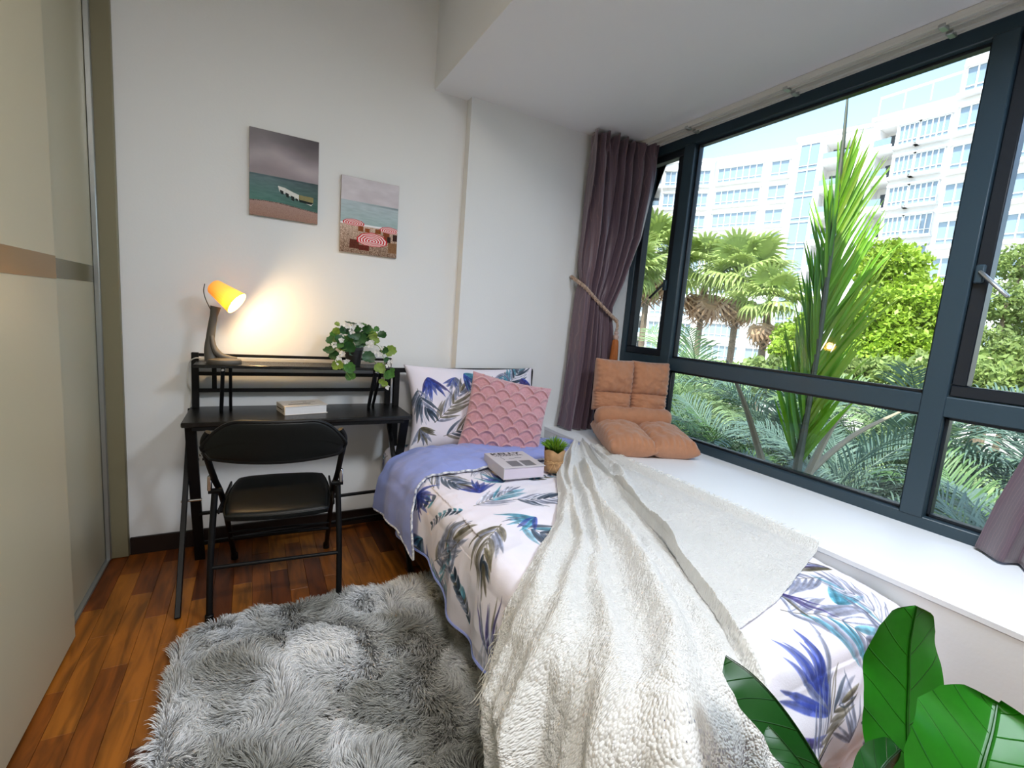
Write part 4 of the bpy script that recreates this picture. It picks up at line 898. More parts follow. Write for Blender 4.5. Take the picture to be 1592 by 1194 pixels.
o = mesh('drape', np.stack([X_, Y_, np.clip(Zc, .560, 2.524)], -1).reshape(-1, 3), grid_faces(ns, nz), CUR, cu, uv=np.stack([S_ * 1.3, Z_], -1).reshape(-1, 2))
md = o.modifiers.new('thickness', 'SOLIDIFY'); md.thickness = .003
ROPE = mat('gold_brown_rope', (.48, .34, .26), .6, var=.6, vscale=90); TAS = mat('copper_tassel', (.42, .13, .03), .7, var=.3, vscale=200, stretch=(4, 4, .3))
tb = thing('curtain_tieback', 'braided rope tieback with copper tassel around the mauve curtain', 'tieback', (2.2, 2.5, 1.3))
rp = catmull([(1.895, 2.66, 1.60), (1.895, 2.60, 1.575), (1.93, 2.54, 1.53), (2.02, 2.515, 1.45), (2.12, 2.50, 1.375), (2.195, 2.495, 1.325)], 12)
for ph_ in (0, 2 * PI / 3, 4 * PI / 3):
    P = []
    for i, p in enumerate(rp):
        a = i * .75 + ph_; P.append(np.array(p) + np.array((0, math.cos(a), math.sin(a))) * .0085)
    MB().tube(P, .0068, 7).build('rope_strand', ROPE, tb)
MB().tube([(1.895, 2.679, 1.60), (1.895, 2.64, 1.60)], .006, 8).build('wall_hook', M['alu'], tb)
MB().tube(catmull([(2.195, 2.495, 1.325), (2.20, 2.49, 1.29), (2.192, 2.488, 1.262)], 5), .009, 8).build('rope_knot', ROPE, tb)
MB().lathe([(0, 0), (.012, -.004), (.016, -.016), (.011, -.028), (.018, -.034), (.020, -.048), (.013, -.060), (0, -.062)], 24, (2.192, 2.486, 1.262)).build('tassel_head', mat('tassel_head_thread', (.50, .36, .32), .6), tb)
V = []; F = []; n = 40
for i, (r_, z_) in enumerate(((.012, 1.203), (.019, 1.19), (.022, 1.15), (.024, 1.10), (.026, 1.065))):
    for k in range(n):
        a = 2 * PI * k / n; q = r_ * (1 + .14 * math.cos(a * 13) + .05 * math.cos(a * 5)); V.append((2.192 + q * math.cos(a), 2.486 + q * math.sin(a), z_ - (.008 * (k % 3) if i == 4 else 0)))
for i in range(4):
    for k in range(n): F.append((i * n + k, (i + 1) * n + k, (i + 1) * n + (k + 1) % n, i * n + (k + 1) % n))
mesh('tassel_skirt', V, F, TAS, tb)
# curtain at the near end of the window (only its hem is in view)
cu2 = thing('curtain', 'brown-mauve curtain hem hanging at the near right end of the window', 'curtain', (2.3, .3, .57))
zs = np.linspace(.568, 2.515, 110); S_, Z_ = np.meshgrid(np.linspace(0, 1, 260), zs, indexing='ij')
kz_ = [.57, .75, .95, 1.2, 1.4, 2.0, 2.515]
yr = np.interp(Z_, kz_, [.575, .545, .50, .40, .36, .42, .44]); path_y = yr - (yr + .005) * S_; path_x = np.interp(Z_, kz_, [2.385, 2.375, 2.37, 2.36, 2.36, 2.35, 2.35]) - .02 * S_
sw = np.clip(1.15 - Z_ / 1.3, .25, 1)
fo = np.sin(2 * PI * 4.2 * S_ - 1.2 + .5 * np.sin(Z_ * 2)); X_ = path_x - (.03 + .075 * sw) * (fo * .5 + .5) * np.clip(S_ * 8, 0, 1) - .13 * sw * np.exp(-((S_ - .42) / .16) ** 2); Y_ = path_y + .012 * np.cos(2 * PI * 4.2 * S_)
o = mesh('drape', np.stack([np.minimum(X_, 2.412), Y_, Z_ + .01 * fo * (Z_ < .6) * 0], -1).reshape(-1, 3), grid_faces(260, 110), CUR, cu2, uv=np.stack([S_ * 1.3, Z_], -1).reshape(-1, 2))
md = o.modifiers.new('thickness', 'SOLIDIFY'); md.thickness = .003

# ------------------------------------------------------------------ brown floor chair on the ledge
TAN = mat('tan_brushed_cotton', (.44, .20, .105), .85, sheen=.4, bump=.5, bscale=260, var=.08, vscale=30)
fc = thing('floor_chair', 'tufted tan cushion chair standing on the white window ledge', 'floor chair', (2.15, 2.1, .557))
xd = Vector((.925, -.38, -.012)).normalized(); dd_ = Vector((-.30, -.95, 0)).normalized(); bc = Vector((2.155, 2.255, 0))
def pad(name, cx, cz, w_, h_, t_, depth=0, tilt=.0, pinch=.05, pw=.40, puff=0):
    up = Vector((0.0, .10 + tilt, 1)).normalized(); c = bc + xd * cx + dd_ * depth; c.z = cz
    fr_ = frame_from(xd, up, c); wrk = lambda A, B, X, Y: .006 * fbm(A * 1.5 + cx * 9, B * 1.5 + cz * 7, 2.5, 3, 77) + .006 * np.exp(-((np.abs(A) - .95) / .1) ** 2) * np.sin(B * 22) + .004 * np.exp(-((np.abs(B) - .95) / .1) ** 2) * np.sin(A * 24 + 1)
    return pillow(name, 40, w_, h_, t_, TAN, fc, fr_, disp=wrk, pinch=pinch, pw=pw)
for sx in (-1, 1):
    pad('back_pad', sx * .121, .970, .254, .222, .175, pw=.36); pad('back_pad', sx * .121, .812, .254, .138, .165, pw=.36)
lr = bc + dd_ * .085; P = []; R_l = []
for q in np.linspace(-1, 1, 41):
    c = lr + xd * q * .252; P.append((c.x, c.y, .722 + .003 * math.sin(q * 9))); R_l.append(.066 * max(.02, 1 - abs(q) ** 9) ** .35 * (1 + .02 * math.sin(q * 31)))
MB().tube(P, R_l, 24).build('lumbar_roll', TAN, fc)
pad('back_pad', 0, .650, .44, .12, .12, .0)
for sx in (-1, 1):
    c = bc + xd * sx * .128 + dd_ * .235; c.z = .628
    y_ = -dd_ + Vector((0, 0, .10)); fr_ = frame_from(xd, y_, c)
    pillow('seat_pad', 50, .280, .45, .170, TAN, fc, fr_, disp=lambda A, B, X, Y: .010 * fbm(A + 3, B * 1.3, 2.2, 3, 78) + .005 * np.exp(-((B + .92) / .12) ** 2) * np.sin(A * 26) + .005 * np.exp(-((np.abs(A) - .92) / .12) ** 2) * np.sin(B * 30), pinch=.05, pw=.40)

# ------------------------------------------------------------------ canvas prints
def canvas(name, label, x0, x1, z0, z1, arr):
    t = thing(name, label, 'picture', ((x0 + x1) / 2, YB, (z0 + z1) / 2)); d = .018
    MB().box((x0, YB - d, z0), (x1, YB - .001, z1), .0015).build('canvas_frame', mat('canvas_edge', (.36, .31, .27), .8), t)
    V = [(x0 + .001, YB - d - .0006, z0 + .001), (x1 - .001, YB - d - .0006, z0 + .001), (x1 - .001, YB - d - .0006, z1 - .001), (x0 + .001, YB - d - .0006, z1 - .001)]
    mesh('printed_face', V, [(0, 1, 2, 3)], img_mat(name + '_print', arr, .75), t, smooth=False, uv=[(0, 0), (1, 0), (1, 1), (0, 1)])
def lerp(a, b, t): return np.array(a) * (1 - t[..., None]) + np.array(b) * t[..., None]
W_, H_ = 480, 640; Y, X = np.mgrid[0:H_, 0:W_]; X = X / W_; Y = Y / H_       # Y up
n1 = fbm(X * 1.2, Y * 3, 3, 4, 101); n2 = fbm(X * 3, Y * 22, 3, 3, 102); n3 = vnoise(X, Y, 200, 103)
g = np.clip((Y - .47) / .53 + n1 * .6, 0, 1); A1 = lerp((.58, .54, .56), (.50, .48, .50), g); A1 -= (np.clip((Y - .6) / .4, 0, 1) * np.clip(X * 1.5 - .3, 0, 1) * .16)[..., None]; A1 += (.13 * np.exp(-((Y - .68 - .06 * np.sin(X * 5)) / .12) ** 2))[..., None] * np.array((1, .97, 1))
sea = lerp((.33, .49, .46), (.38, .46, .48), np.clip((Y - .2) / .27, 0, 1)) * (1 - .30 * np.clip(X - .3, 0, 1))[..., None] + n2[..., None] * .05
sea -= (np.exp(-((Y - .475) / .01) ** 2) * .06)[..., None]; A1 = np.where((Y < .487)[..., None], sea, A1)
sh_ = .17 + .02 * np.sin(X * 4) + .012 * n1 - .02 * X; sand = lerp((.60, .47, .42), (.66, .55, .52), np.clip(Y / .2, 0, 1)) + n3[..., None] * .10; A1 = np.where((Y < sh_)[..., None], sand, A1)
A1 = np.where((np.abs(Y - sh_) < .006)[..., None], np.array((.45, .38, .36)) + n3[..., None] * .5, A1)
def poly(A, pts, col, nz=0):
    m = np.ones(X.shape, bool); n = len(pts); ar = sum(pts[i][0] * pts[(i + 1) % n][1] - pts[(i + 1) % n][0] * pts[i][1] for i in range(n))
    for i in range(n):
        (a, b), (c, d) = pts[i], pts[(i + 1) % n]; m &= ((c - a) * (Y - b) - (d - b) * (X - a)) * np.sign(ar) >= 0
    A[m] = np.array(col) + (n3[m][:, None] * nz if nz else 0)
poly(A1, [(.42, .32), (.90, .21), (.93, .25), (.50, .375), (.40, .385)], (.82, .82, .80), .12)
poly(A1, [(.70, .265), (.93, .25), (.93, .315), (.71, .32)], (.55, .52, .36), .1)
for x in (.44, .52, .60): poly(A1, [(x, .30 - (x - .44) * .35), (x + .04, .29 - (x - .44) * .35), (x + .04, .34 - (x - .44) * .35), (x, .35 - (x - .44) * .35)], (.10, .13, .13))
poly(A1, [(.72, .235), (.90, .225), (.93, .25), (.71, .265)], (.08, .13, .13)); poly(A1, [(.40, .375), (.50, .365), (.71, .32), (.71, .27), (.42, .345)], (.86, .86, .84), .1); 
for x in (.43, .51, .59, .66): poly(A1, [(x, .318 - (x - .43) * .3), (x + .035, .31 - (x - .43) * .3), (x + .035, .335 - (x - .43) * .3), (x, .343 - (x - .43) * .3)], (.12, .15, .15))
canvas('canvas_picture', 'left, higher canvas of a white jetty in a teal sea', -.016, .296, 1.695, 2.102, A1 ** 1.0)
sky2 = lerp((.80, .77, .80), (.78, .76, .79), np.clip(Y + n1, 0, 1)); A2 = sky2 + n1[..., None] * .08
sea = lerp((.62, .71, .72), (.68, .74, .77), np.clip((Y - .4) / .25, 0, 1)) + n2[..., None] * .05; sea -= (np.exp(-((Y - .675) / .012) ** 2) * np.clip(X - .2, 0, 1) * .25)[..., None]; A2 = np.where((Y < .69)[..., None], sea, A2)
pb = lerp((.50, .40, .33), (.78, .68, .62), np.clip(Y / .4, 0, 1)) + n3[..., None] * .55 * (1.2 - Y[..., None]) ; A2 = np.where((Y < .385)[..., None], pb, A2); A2 = np.where((np.abs(Y - .388) < .012)[..., None], np.array((.90, .90, .92)), A2)
for (x, y, w_, h_, c) in ((.30, .30, .09, .07, (.50, .26, .10)), (.42, .30, .08, .05, (.55, .28, .12)), (.60, .30, .10, .06, (.52, .28, .12)), (.74, .28, .12, .10, (.48, .24, .10)), (.82, .20, .06, .08, (.16, .08, .05)), (.92, .23, .12, .09, (.20, .10, .06)), (.16, .06, .16, .12, (.34, .14, .07)), (.32, .05, .18, .07, (.38, .12, .07)), (.84, .06, .16, .14, (.50, .36, .24)), (.76, .20, .06, .10, (.46, .22, .10))):
    poly(A2, [(x, y), (x + w_, y), (x + w_, y + h_), (x, y + h_)], c, .15)
def brolly(cx, cy, rx, ry, rings):
    ry *= .78
    a = np.arctan2((Y - cy) / ry, (X - cx) / rx); q = np.hypot((X - cx) / rx, (Y - cy) / ry * np.where(Y > cy, .75, 1.25)); q = q * (1 + .05 * np.abs(np.cos(a * 5)))
    qq = np.hypot((X - cx) / rx, (Y - cy - ry * .35 * (1 - np.clip(q, 0, 1))) / ry) ; m = q < 1; st_ = ((q * rings).astype(int) % 2 == 0); c = np.where(st_[..., None], np.array((.78, .10, .16)), np.array((.93, .88, .88))); A2[m] = c[m]
brolly(.22, .395, .19, .055, 9); brolly(.85, .36, .18, .055, 9); brolly(.55, .185, .28, .115, 11)
canvas('canvas_picture', 'right, lower canvas of red-striped parasols on a beach', .408, .716, 1.575, 1.970, A2)

# ------------------------------------------------------------------ big-leaved plant in the foreground
bn = thing('banana_plant', 'glossy broad-leaved green plant in front of the bed foot', 'plant', (1.12, .24, 0))
def leafmat(name, c1, c2):
    m = mat(name, c1, .38, spec=.3, trans=.12); nt = m.node_tree; L = nt.links; b = nt.nodes['Principled BSDF']
    tc = nt.nodes.new('ShaderNodeTexCoord'); sx = nt.nodes.new('ShaderNodeSeparateXYZ'); L.new(tc.outputs['UV'], sx.inputs[0])
    ab = nt.nodes.new('ShaderNodeMath'); ab.operation = 'ABSOLUTE'; L.new(sx.outputs[0], ab.inputs[0])
    ml = nt.nodes.new('ShaderNodeMath'); ml.operation = 'MULTIPLY_ADD'; L.new(ab.outputs[0], ml.inputs[0]); ml.inputs[1].default_value = -.45; L.new(sx.outputs[1], ml.inputs[2])
    sn = nt.nodes.new('ShaderNodeMath'); sn.operation = 'MULTIPLY'; L.new(ml.outputs[0], sn.inputs[0]); sn.inputs[1].default_value = 5.5
    fr_ = nt.nodes.new('ShaderNodeMath'); fr_.operation = 'PINGPONG'; L.new(sn.outputs[0], fr_.inputs[0]); fr_.inputs[1].default_value = .5
    r = nt.nodes.new('ShaderNodeMapRange'); L.new(fr_.outputs[0], r.inputs[0]); r.inputs[1].default_value = 0; r.inputs[2].default_value = .035
    r2 = nt.nodes.new('ShaderNodeMapRange'); L.new(ab.outputs[0], r2.inputs[0]); r2.inputs[1].default_value = .008; r2.inputs[2].default_value = .03
    mn = nt.nodes.new('ShaderNodeMath'); mn.operation = 'MINIMUM'; L.new(r.outputs[0], mn.inputs[0]); L.new(r2.outputs[0], mn.inputs[1])
    n = nt.nodes.new('ShaderNodeTexNoise'); n.inputs['Scale'].default_value = 90; L.new(tc.outputs['Object'], n.inputs[0])
    mx = nt.nodes.new('ShaderNodeMix'); mx.data_type = 'RGBA'; L.new(mn.outputs[0], mx.inputs[0]); mx.inputs[6].default_value = (*[q * .35 for q in c1], 1); mx.inputs[7].default_value = (*c1, 1)
    mx2 = nt.nodes.new('ShaderNodeMix'); mx2.data_type = 'RGBA'; mm = nt.nodes.new('ShaderNodeMath'); mm.operation = 'MULTIPLY'; L.new(n.outputs[0], mm.inputs[0]); mm.inputs[1].default_value = .5; L.new(mm.outputs[0], mx2.inputs[0]); L.new(mx.outputs[2], mx2.inputs[6]); mx2.inputs[7].default_value = (*c2, 1); L.new(mx2.outputs[2], b.inputs['Base Color'])
    bp = nt.nodes.new('ShaderNodeBump'); bp.inputs['Strength'].default_value = .5; bp.inputs['Distance'].default_value = .003; L.new(mn.outputs[0], bp.inputs['Height']); L.new(bp.outputs[0], b.inputs['Normal'])
    return m
LG = leafmat('glossy_leaf_bright', (.010, .13, .003), (.018, .19, .005)); LD = leafmat('glossy_leaf_dark', (.006, .055, .006), (.010, .08, .008))
def bigleaf(spine, wid, side, m, fold=.25, curl=.0, prof=None, nm='leaf'):
    sp = np.array(catmull(spine, 10)); n = len(sp); t = np.linspace(0, 1, n); side = np.array(side, float); side /= np.linalg.norm(side)
    tg = np.gradient(sp, axis=0); tg /= np.linalg.norm(tg, axis=1, keepdims=True); sdv = side - tg * (tg @ side)[:, None]; sdv /= np.linalg.norm(sdv, axis=1, keepdims=True); nr = np.cross(tg, sdv)
    pr_ = np.interp(t, *(prof or ([0, .06, .2, .45, .7, .86, .95, 1], [.05, .50, .86, 1, .97, .80, .52, .0]))); mcols = 21; A = np.linspace(-1, 1, mcols)
    wv_ = .005 * np.sin(t[:, None] * 15 + A[None] * 2) * np.abs(A)[None] ** 2 * (wid / .16)
    P = sp[:, None] + sdv[:, None] * (A[None, :, None] * (pr_ * wid / 2)[:, None, None]) + nr[:, None] * ((np.abs(A)[None] * (pr_ * wid / 2)[:, None] * fold - curl * (A[None] ** 2) * wid)[..., None] + wv_[..., None])
    uv = np.stack(np.broadcast_arrays(A[None] * pr_[:, None] * .5, t[:, None]), -1).reshape(-1, 2)
    o = mesh(nm, P.reshape(-1, 3), grid_faces(n, mcols), m, bn, uv=uv)
    mb = MB().tube([p - q * .0015 for p, q in zip(sp, nr)], np.interp(t, [0, 1], [.004, .0012]) * wid / .16, 6); r_ = mb.build('midrib', m, bn)
    return o
D1 = .86
bigleaf([wd(1418, 1225, .84), wd(1412, 1172, .85), wd(1410, 1120, .87), wd(1412, 1060, .89), wd(1414, 1000, .90), wd(1425, 942, .90)], .170, (wd(1460, 1060, D1) - wd(1340, 1060, .84)), LG, .12, 0)
bigleaf([wd(1500, 1320, .66), wd(1510, 1260, .68), wd(1528, 1190, .71), wd(1542, 1140, .74), wd(1550, 1095, .77)], .185, (wd(1600, 1170, .70) - wd(1430, 1130, .74)), LG, -.15, .05, prof=([0, .1, .3, .6, .8, .93, 1], [.5, .8, 1, 1, .80, .48, 0]))
bigleaf([wd(1300, 1245, .80), wd(1262, 1170, .82), wd(1215, 1100, .84), wd(1170, 1050, .87), wd(1128, 1020, .90)], .095, (wd(1270, 1080, .92) - wd(1235, 1120, .78)), LD, .9, 0)
bigleaf([wd(1285, 1250, .74), wd(1250, 1195, .75), wd(1218, 1155, .77), wd(1194, 1128, .79)], .050, (wd(1240, 1140, .82) - wd(1215, 1175, .73)), LD, .7, 0)
bigleaf([wd(1330, 1290, .70), wd(1350, 1230, .71), wd(1375, 1190, .74), wd(1400, 1165, .76)], .06, (wd(1420, 1200, .75) - wd(1350, 1200, .72)), LD, .4, 0)
stm = mat('dark_leaf_stalk', (.012, .02, .008), .4)
for a in (wd(1418, 1225, .84), wd(1500, 1260, .66), wd(1300, 1245, .80), wd(1285, 1250, .74), wd(1330, 1290, .70)):
    MB().tube(catmull([a, (a * .55 + Vector((1.12, .24, .42)) * .45), Vector((1.12, .24, .20))], 8), np.linspace(.004, .009, 17), 8).build('leaf_stalk', stm, bn)
MB().tube(catmull([(1.12, .24, .18), (1.125, .245, .34), (1.125, .25, .46), (1.12, .255, .565)], 6), np.linspace(.020, .010, 19), 10).build('stem_sheath', mat('brown_sheath', (.02, .008, .006), .5), bn)
MB().lathe([(0, 0), (.085, 0), (.095, .02), (.112, .19), (.118, .20), (.118, .215), (.106, .215), (.104, .185), (0, .18)], 40, (1.12, .24, 0)).build('pot', mat('white_plant_pot', (.7, .7, .68), .4), bn)

# ================================================================== OUTSIDE
struct('ground', [((2.6, -60, -4.4), (160, 160, -4.2))], mat('pale_bounce_ground', (.40, .39, .35), .95, var=.2, vscale=.6))  # ground made pale to bounce sunlight up onto the ceilings indoors
struct('trim_2', [((2.53, -7, -.9), (13, 14, -.8))], mat('planting_bed', (.06, .10, .03), .95, var=.5, vscale=6))['label'] = 'raised planting bed outside the window'
bpy.data.objects['trim_2'].name = 'planting_bed'
WB = mat('white_render', (.80, .80, .79), .8); GB = mat('blue_tinted_glass', (.19, .26, .31), .15, spec=.8); GD = mat('dark_balcony_glass', (.05, .065, .08), .2, spec=.6)
FW = mat('pale_window_frame', (.62, .64, .66), .5); RL = glass_mat('railing_glass', (.62, .72, .78)); CRB = mat('cream_render', (.80, .76, .62), .8)
bl = thing('apartment_building', 'long white curved apartment block with blue windows beyond the trees', 'building', (55, 35, -4.2))
def flat_(px, d): v = wd(px, 560, d); return Vector((v.x, v.y, 0))
def quadbox(mb, O, ux, uy, a0, a1, b0, b1, z0, z1):
    V = [O + ux * a + uy * b for (a, b) in ((a0, b0), (a1, b0), (a1, b1), (a0, b1))]; V = [Vector((v.x, v.y, z0)) for v in V] + [Vector((v.x, v.y, z1)) for v in V]
    mb.add(V, [(0, 3, 2, 1), (4, 5, 6, 7), (0, 1, 5, 4), (1, 2, 6, 5), (2, 3, 7, 6), (3, 0, 4, 7)])
def section(pa, da, pb_, db, roof, bays, nfl=9, FH=3.1, par=1.0, wallm=WB):
    A = flat_(pa, da); Bp = flat_(pb_, db); ux = (Bp - A); Ls = ux.length; ux.normalize(); uy = Vector((-ux.y, ux.x, 0))
    if uy.dot(Vector((A.x, A.y, 0))) < 0: uy = -uy      # uy points away from us
    w_ = MB(); balc = [b for b in bays if b[2] == 'b']; solid = []; c = 0
    for b in sorted(balc): solid.append((c, b[0] * Ls)); c = b[1] * Ls
    solid.append((c, Ls))
    for s0, s1 in solid:
        if s1 - s0 > .05: quadbox(w_, A, ux, uy, s0, s1, 0, 9, -4.2, roof)
    for b in balc: quadbox(w_, A, ux, uy, b[0] * Ls, b[1] * Ls, 2.0, 9, -4.2, roof); quadbox(w_, A, ux, uy, b[0] * Ls, b[1] * Ls, -.1, 2.0, roof - 1.3, roof)
    quadbox(w_, A, ux, uy, -.15, Ls + .15, -.25, .15, roof - .35, roof + .05)
    w_.build('facade_wall', wallm, bl, smooth=False)
    for k in range(nfl):
        zt = roof - par - FH * k; zc = zt - 1.55
        for b in bays:
            a0, a1 = b[0] * Ls, b[1] * Ls
            if b[2] == 'b':
                m_ = MB(); quadbox(m_, A, ux, uy, a0 - .1, a1 + .1, -1.0, 2.0, zc - 1.45, zc - 1.15); quadbox(m_, A, ux, uy, a0 - .1, a1 + .1, -1.0, -.85, zc - 1.15, zc - .85)
                o = m_.build('balcony', WB, bl, smooth=False)
                r_ = MB(); quadbox(r_, A, ux, uy, a0, a1, -.95, -.92, zc - .85, zc - .15); r_.build('railing', GB, o, smooth=False)
                g_ = MB(); quadbox(g_, A, ux, uy, a0 + .3, a1 - .2, 1.93, 1.99, zc - 1.1, zc + 1.0); g_.build('pane', GD, o, smooth=False)
            else:
                hh = (1.5 if b[2] == 'c' else 1.05); m_ = MB(); lo_ = zc - hh + (.0 if b[2] == 'c' else .05); hi_ = zc + hh - (.0 if b[2] == 'c' else .05)
                for (z0, z1) in ((lo_ - .08, lo_ + .04), (hi_ - .04, hi_ + .08), (lo_ + .45, lo_ + .51)): quadbox(m_, A, ux, uy, a0, a1, -.22, .02, z0, z1)
                nm_ = b[3] if len(b) > 3 else 5
                for i in range(nm_ + 1):
                    x = a0 + (a1 - a0) * i / nm_; quadbox(m_, A, ux, uy, x - .045, x + .045, -.22, .02, lo_, hi_)
                if b[2] == 'w': quadbox(m_, A, ux, uy, a0 - .25, a1 + .25, -.75, .02, lo_ - .33, lo_ - .08); quadbox(m_, A, ux, uy, a0 - .2, a1 + .2, -.45, .02, hi_ + .08, hi_ + .2)
                o = m_.build('window', FW if b[2] != 'w' else WB, bl, smooth=False)
                g_ = MB(); quadbox(g_, A, ux, uy, a0, a1, -.12, .01, lo_, hi_); g_.build('pane', GB, o, smooth=False)
    return A, Bp, ux, uy, Ls
section(905, 78, 978, 74, 23.5, [(.1, .45, 'w'), (.55, .92, 'w', 3)])
section(978, 73, 1072, 70, 26.0, [(.05, .20, 'b'), (.26, .6, 'w', 4), (.68, .95, 'w', 3)])
section(1075, 70.5, 1191, 64, 26.3, [(.04, .62, 'w', 7), (.72, .93, 'w', 2)])
section(1190, 62, 1296, 56.5, 26.4, [(.06, .34, 'c', 2), (.42, .80, 'b')], par=.9)
section(1296, 54.5, 1414, 48.5, 26.0, [(.10, .32, 'b'), (.37, .60, 'w', 4), (.62, .95, 'w', 5)])
A, Bp, ux, uy, Ls = section(1412, 42.5, 1560, 37.2, 26.5, [(.05, .98, 'w', 8)], wallm=WB)
section(1562, 37.0, 1790, 29, 27.6, [(.04, .45, 'w', 6), (.52, .95, 'w', 6)], par=.4, wallm=CRB)
# roof railings and parapet fins
m_ = MB(); A = flat_(1300, 53.5); Bp = flat_(1412, 47.5)
for i in range(4):
    p = A.lerp(Bp, i / 3); m_.tube([(p.x, p.y, 25.9), (p.x, p.y, 27.6)], .05, 5)
m_.tube([(A.x, A.y, 27.6), (Bp.x, Bp.y, 27.6)], .12, 5).build('roof_railing', WB, bl, smooth=False)
m_ = MB(); A = flat_(1445, 43); Bp = flat_(1590, 38); ux = (Bp - A).normalized(); uy = Vector((ux.y, -ux.x, 0)); uy = uy if uy.dot(A) > 0 else -uy
quadbox(m_, A, ux, uy, 0, (Bp - A).length, 0, 6, 26.4, 29.5); m_.build('penthouse', WB, bl, smooth=False)

# ---- vegetation
def vmat(name, c, tr=.35, rough=.5): return mat(name, c, rough, tint=False, trans=tr, var=.35, vscale=1.7)
G_FAN = vmat('fan_palm_green', (.34, .44, .13)); G_DEAD = vmat('dry_frond', (.50, .33, .20)); G_LIME = vmat('lime_foliage', (.28, .42, .035)); G_OLV = vmat('olive_foliage', (.22, .30, .08))
G_BLUE = vmat('blue_green_frond', (.12, .20, .15), .25); G_MID = vmat('mid_green_frond', (.10, .21, .065), .3); G_PALE = vmat('pale_green_frond', (.26, .38, .17)); G_HOT = vmat('bright_frond', (.19, .42, .012), .45); BARK = mat('bark', (.20, .15, .10), .9, var=.4, vscale=20); RACH = mat('frond_rib', (.32, .27, .18), .7)
def fan_mesh(name, R_, nb, m, droop):
    V = []; F = []
    for i in range(nb):
        a = (i / (nb - 1) - .5) * 3.9; d = Vector((math.cos(a), math.sin(a), 0)); s2 = Vector((-d.y, d.x, 0)); l = R_ * (1 - .22 * abs(a) / 2); n0 = len(V); w_ = R_ * .075
        for (f, wf, z) in ((.0, .3, 0), (.5, 1.0, .03), (.8, .6, -.04 - droop * .25)): V += [d * l * f - s2 * w_ * wf + Vector((0, 0, z * R_)), d * l * f + s2 * w_ * wf + Vector((0, 0, z * R_))]
        V.append(d * l + Vector((0, 0, (-.12 - droop) * R_))); F += [(n0, n0 + 1, n0 + 3, n0 + 2), (n0 + 2, n0 + 3, n0 + 5, n0 + 4), (n0 + 4, n0 + 5, n0 + 6)]
    # stalk
    n0 = len(V); V += [Vector((0, -.02, 0)), Vector((0, .02, 0)), Vector((-1.0 * R_, .02, -.10)), Vector((-1.0 * R_, -.02, -.10))]; F.append((n0, n0 + 1, n0 + 2, n0 + 3))
    me = bpy.data.meshes.new(name); me.from_pydata([tuple(v + Vector((R_, 0, .1))) for v in V], [], F); me.materials.append(m); me.update(); return me
FM = [fan_mesh('leaf', .95, 17, G_FAN, .15), fan_mesh('leaf', .85, 15, G_FAN, .45), fan_mesh('leaf', .8, 13, G_DEAD, .7)]
def aim(o, d, roll=0):
    d = Vector(d).normalized(); q = d.to_track_quat('X', 'Z'); o.rotation_mode = 'QUATERNION'; o.rotation_quaternion = q @ Matrix.Rotation(roll, 4, 'X').to_quaternion()
def fan_palm(px, py, d, label, sc=1.0, nl=34, nd=12):
    c = wd(px, py, d); t = thing('fan_palm', label, 'palm tree', (c.x, c.y, -4.2), group='fan palms beyond the window')
    h = c.z + 4.2; b = MB(); b.tube([(0, 0, 0), (.05, .02, h * .5), (0, 0, h)], [.17, .13, .11], 10); b.build('trunk', BARK, t, world=False)
    for i in range(nl + nd):
        dead = i >= nl; a = i * 2.4 + random.random() * .5; el = (-.9 - .5 * random.random()) if dead else (1.15 - 1.65 * (i / nl) + random.uniform(-.15, .15))
        o = link('leaf', FM[2] if dead else FM[0 if el > 0 else 1], t); o.location = (0, 0, h - (.35 if dead else 0)); o.scale = (sc * random.uniform(.8, 1.1),) * 3
        aim(o, (math.cos(a) * math.cos(el), math.sin(a) * math.cos(el), math.sin(el)), random.uniform(-.3, .3))
fan_palm(1098, 425, 19, 'fan palm whose crown fills the left of the large pane', 1.15)
fan_palm(1152, 432, 17, 'fan palm with brown hanging fronds, middle of the three', 1.0)
fan_palm(1196, 470, 15.5, 'smallest fan palm, rightmost, before the balconies', .8, 26, 8)
fan_palm(1012, 398, 19, 'fan palm seen through the narrow left casement', 1.1)
fan_palm(975, 430, 16, 'fan palm half hidden behind the mauve curtain', .9)
def leaf_tree(name, label, blobs, m, n, size, base, seed, trunk=True, group=None):
    r_ = np.random.default_rng(seed); t = thing(name, label, 'tree' if trunk else 'shrub', base, group=group); P = []; 
    for (c, R_) in blobs:
        k = int(n * R_ ** 2 / sum(b[1] ** 2 for b in blobs)); v = r_.normal(size=(k, 3)); v /= np.linalg.norm(v, axis=1, keepdims=True); q = .72 + .38 * vnoise(v[:, 0] * 3 + c.x, v[:, 1] * 3 + v[:, 2] * 2, 1.6, seed)[:, None] + .10 * r_.normal(size=(k, 1))
        P.append(np.array(c) + v * np.clip(q, .2, 1.25) * R_ * np.array((1, 1, .8)))
    P = np.concatenate(P); k = len(P); d1 = r_.normal(size=(k, 3)); d1 /= np.linalg.norm(d1, axis=1, keepdims=True); d2 = np.cross(d1, r_.normal(size=(k, 3))); d2 /= np.linalg.norm(d2, axis=1, keepdims=True); s_ = size * (.6 + .7 * r_.random((k, 1)))
    V = np.stack([P - d1 * s_, P + d2 * s_ * .45, P + d1 * s_, P - d2 * s_ * .45], 1).reshape(-1, 3); F = np.arange(k * 4).reshape(-1, 4); mesh('foliage', V, F, m, t, smooth=False, kind='stuff')
    if trunk:
        for (c, R_) in blobs: MB().tube(catmull([Vector(base), Vector(base).lerp(c, .5) + Vector((.1, .1, .2)), c], 5), np.linspace(.10, .03, 11), 7).build('branch', BARK, t)
def B_(px, py, d, r): return (wd(px, py, d), r)
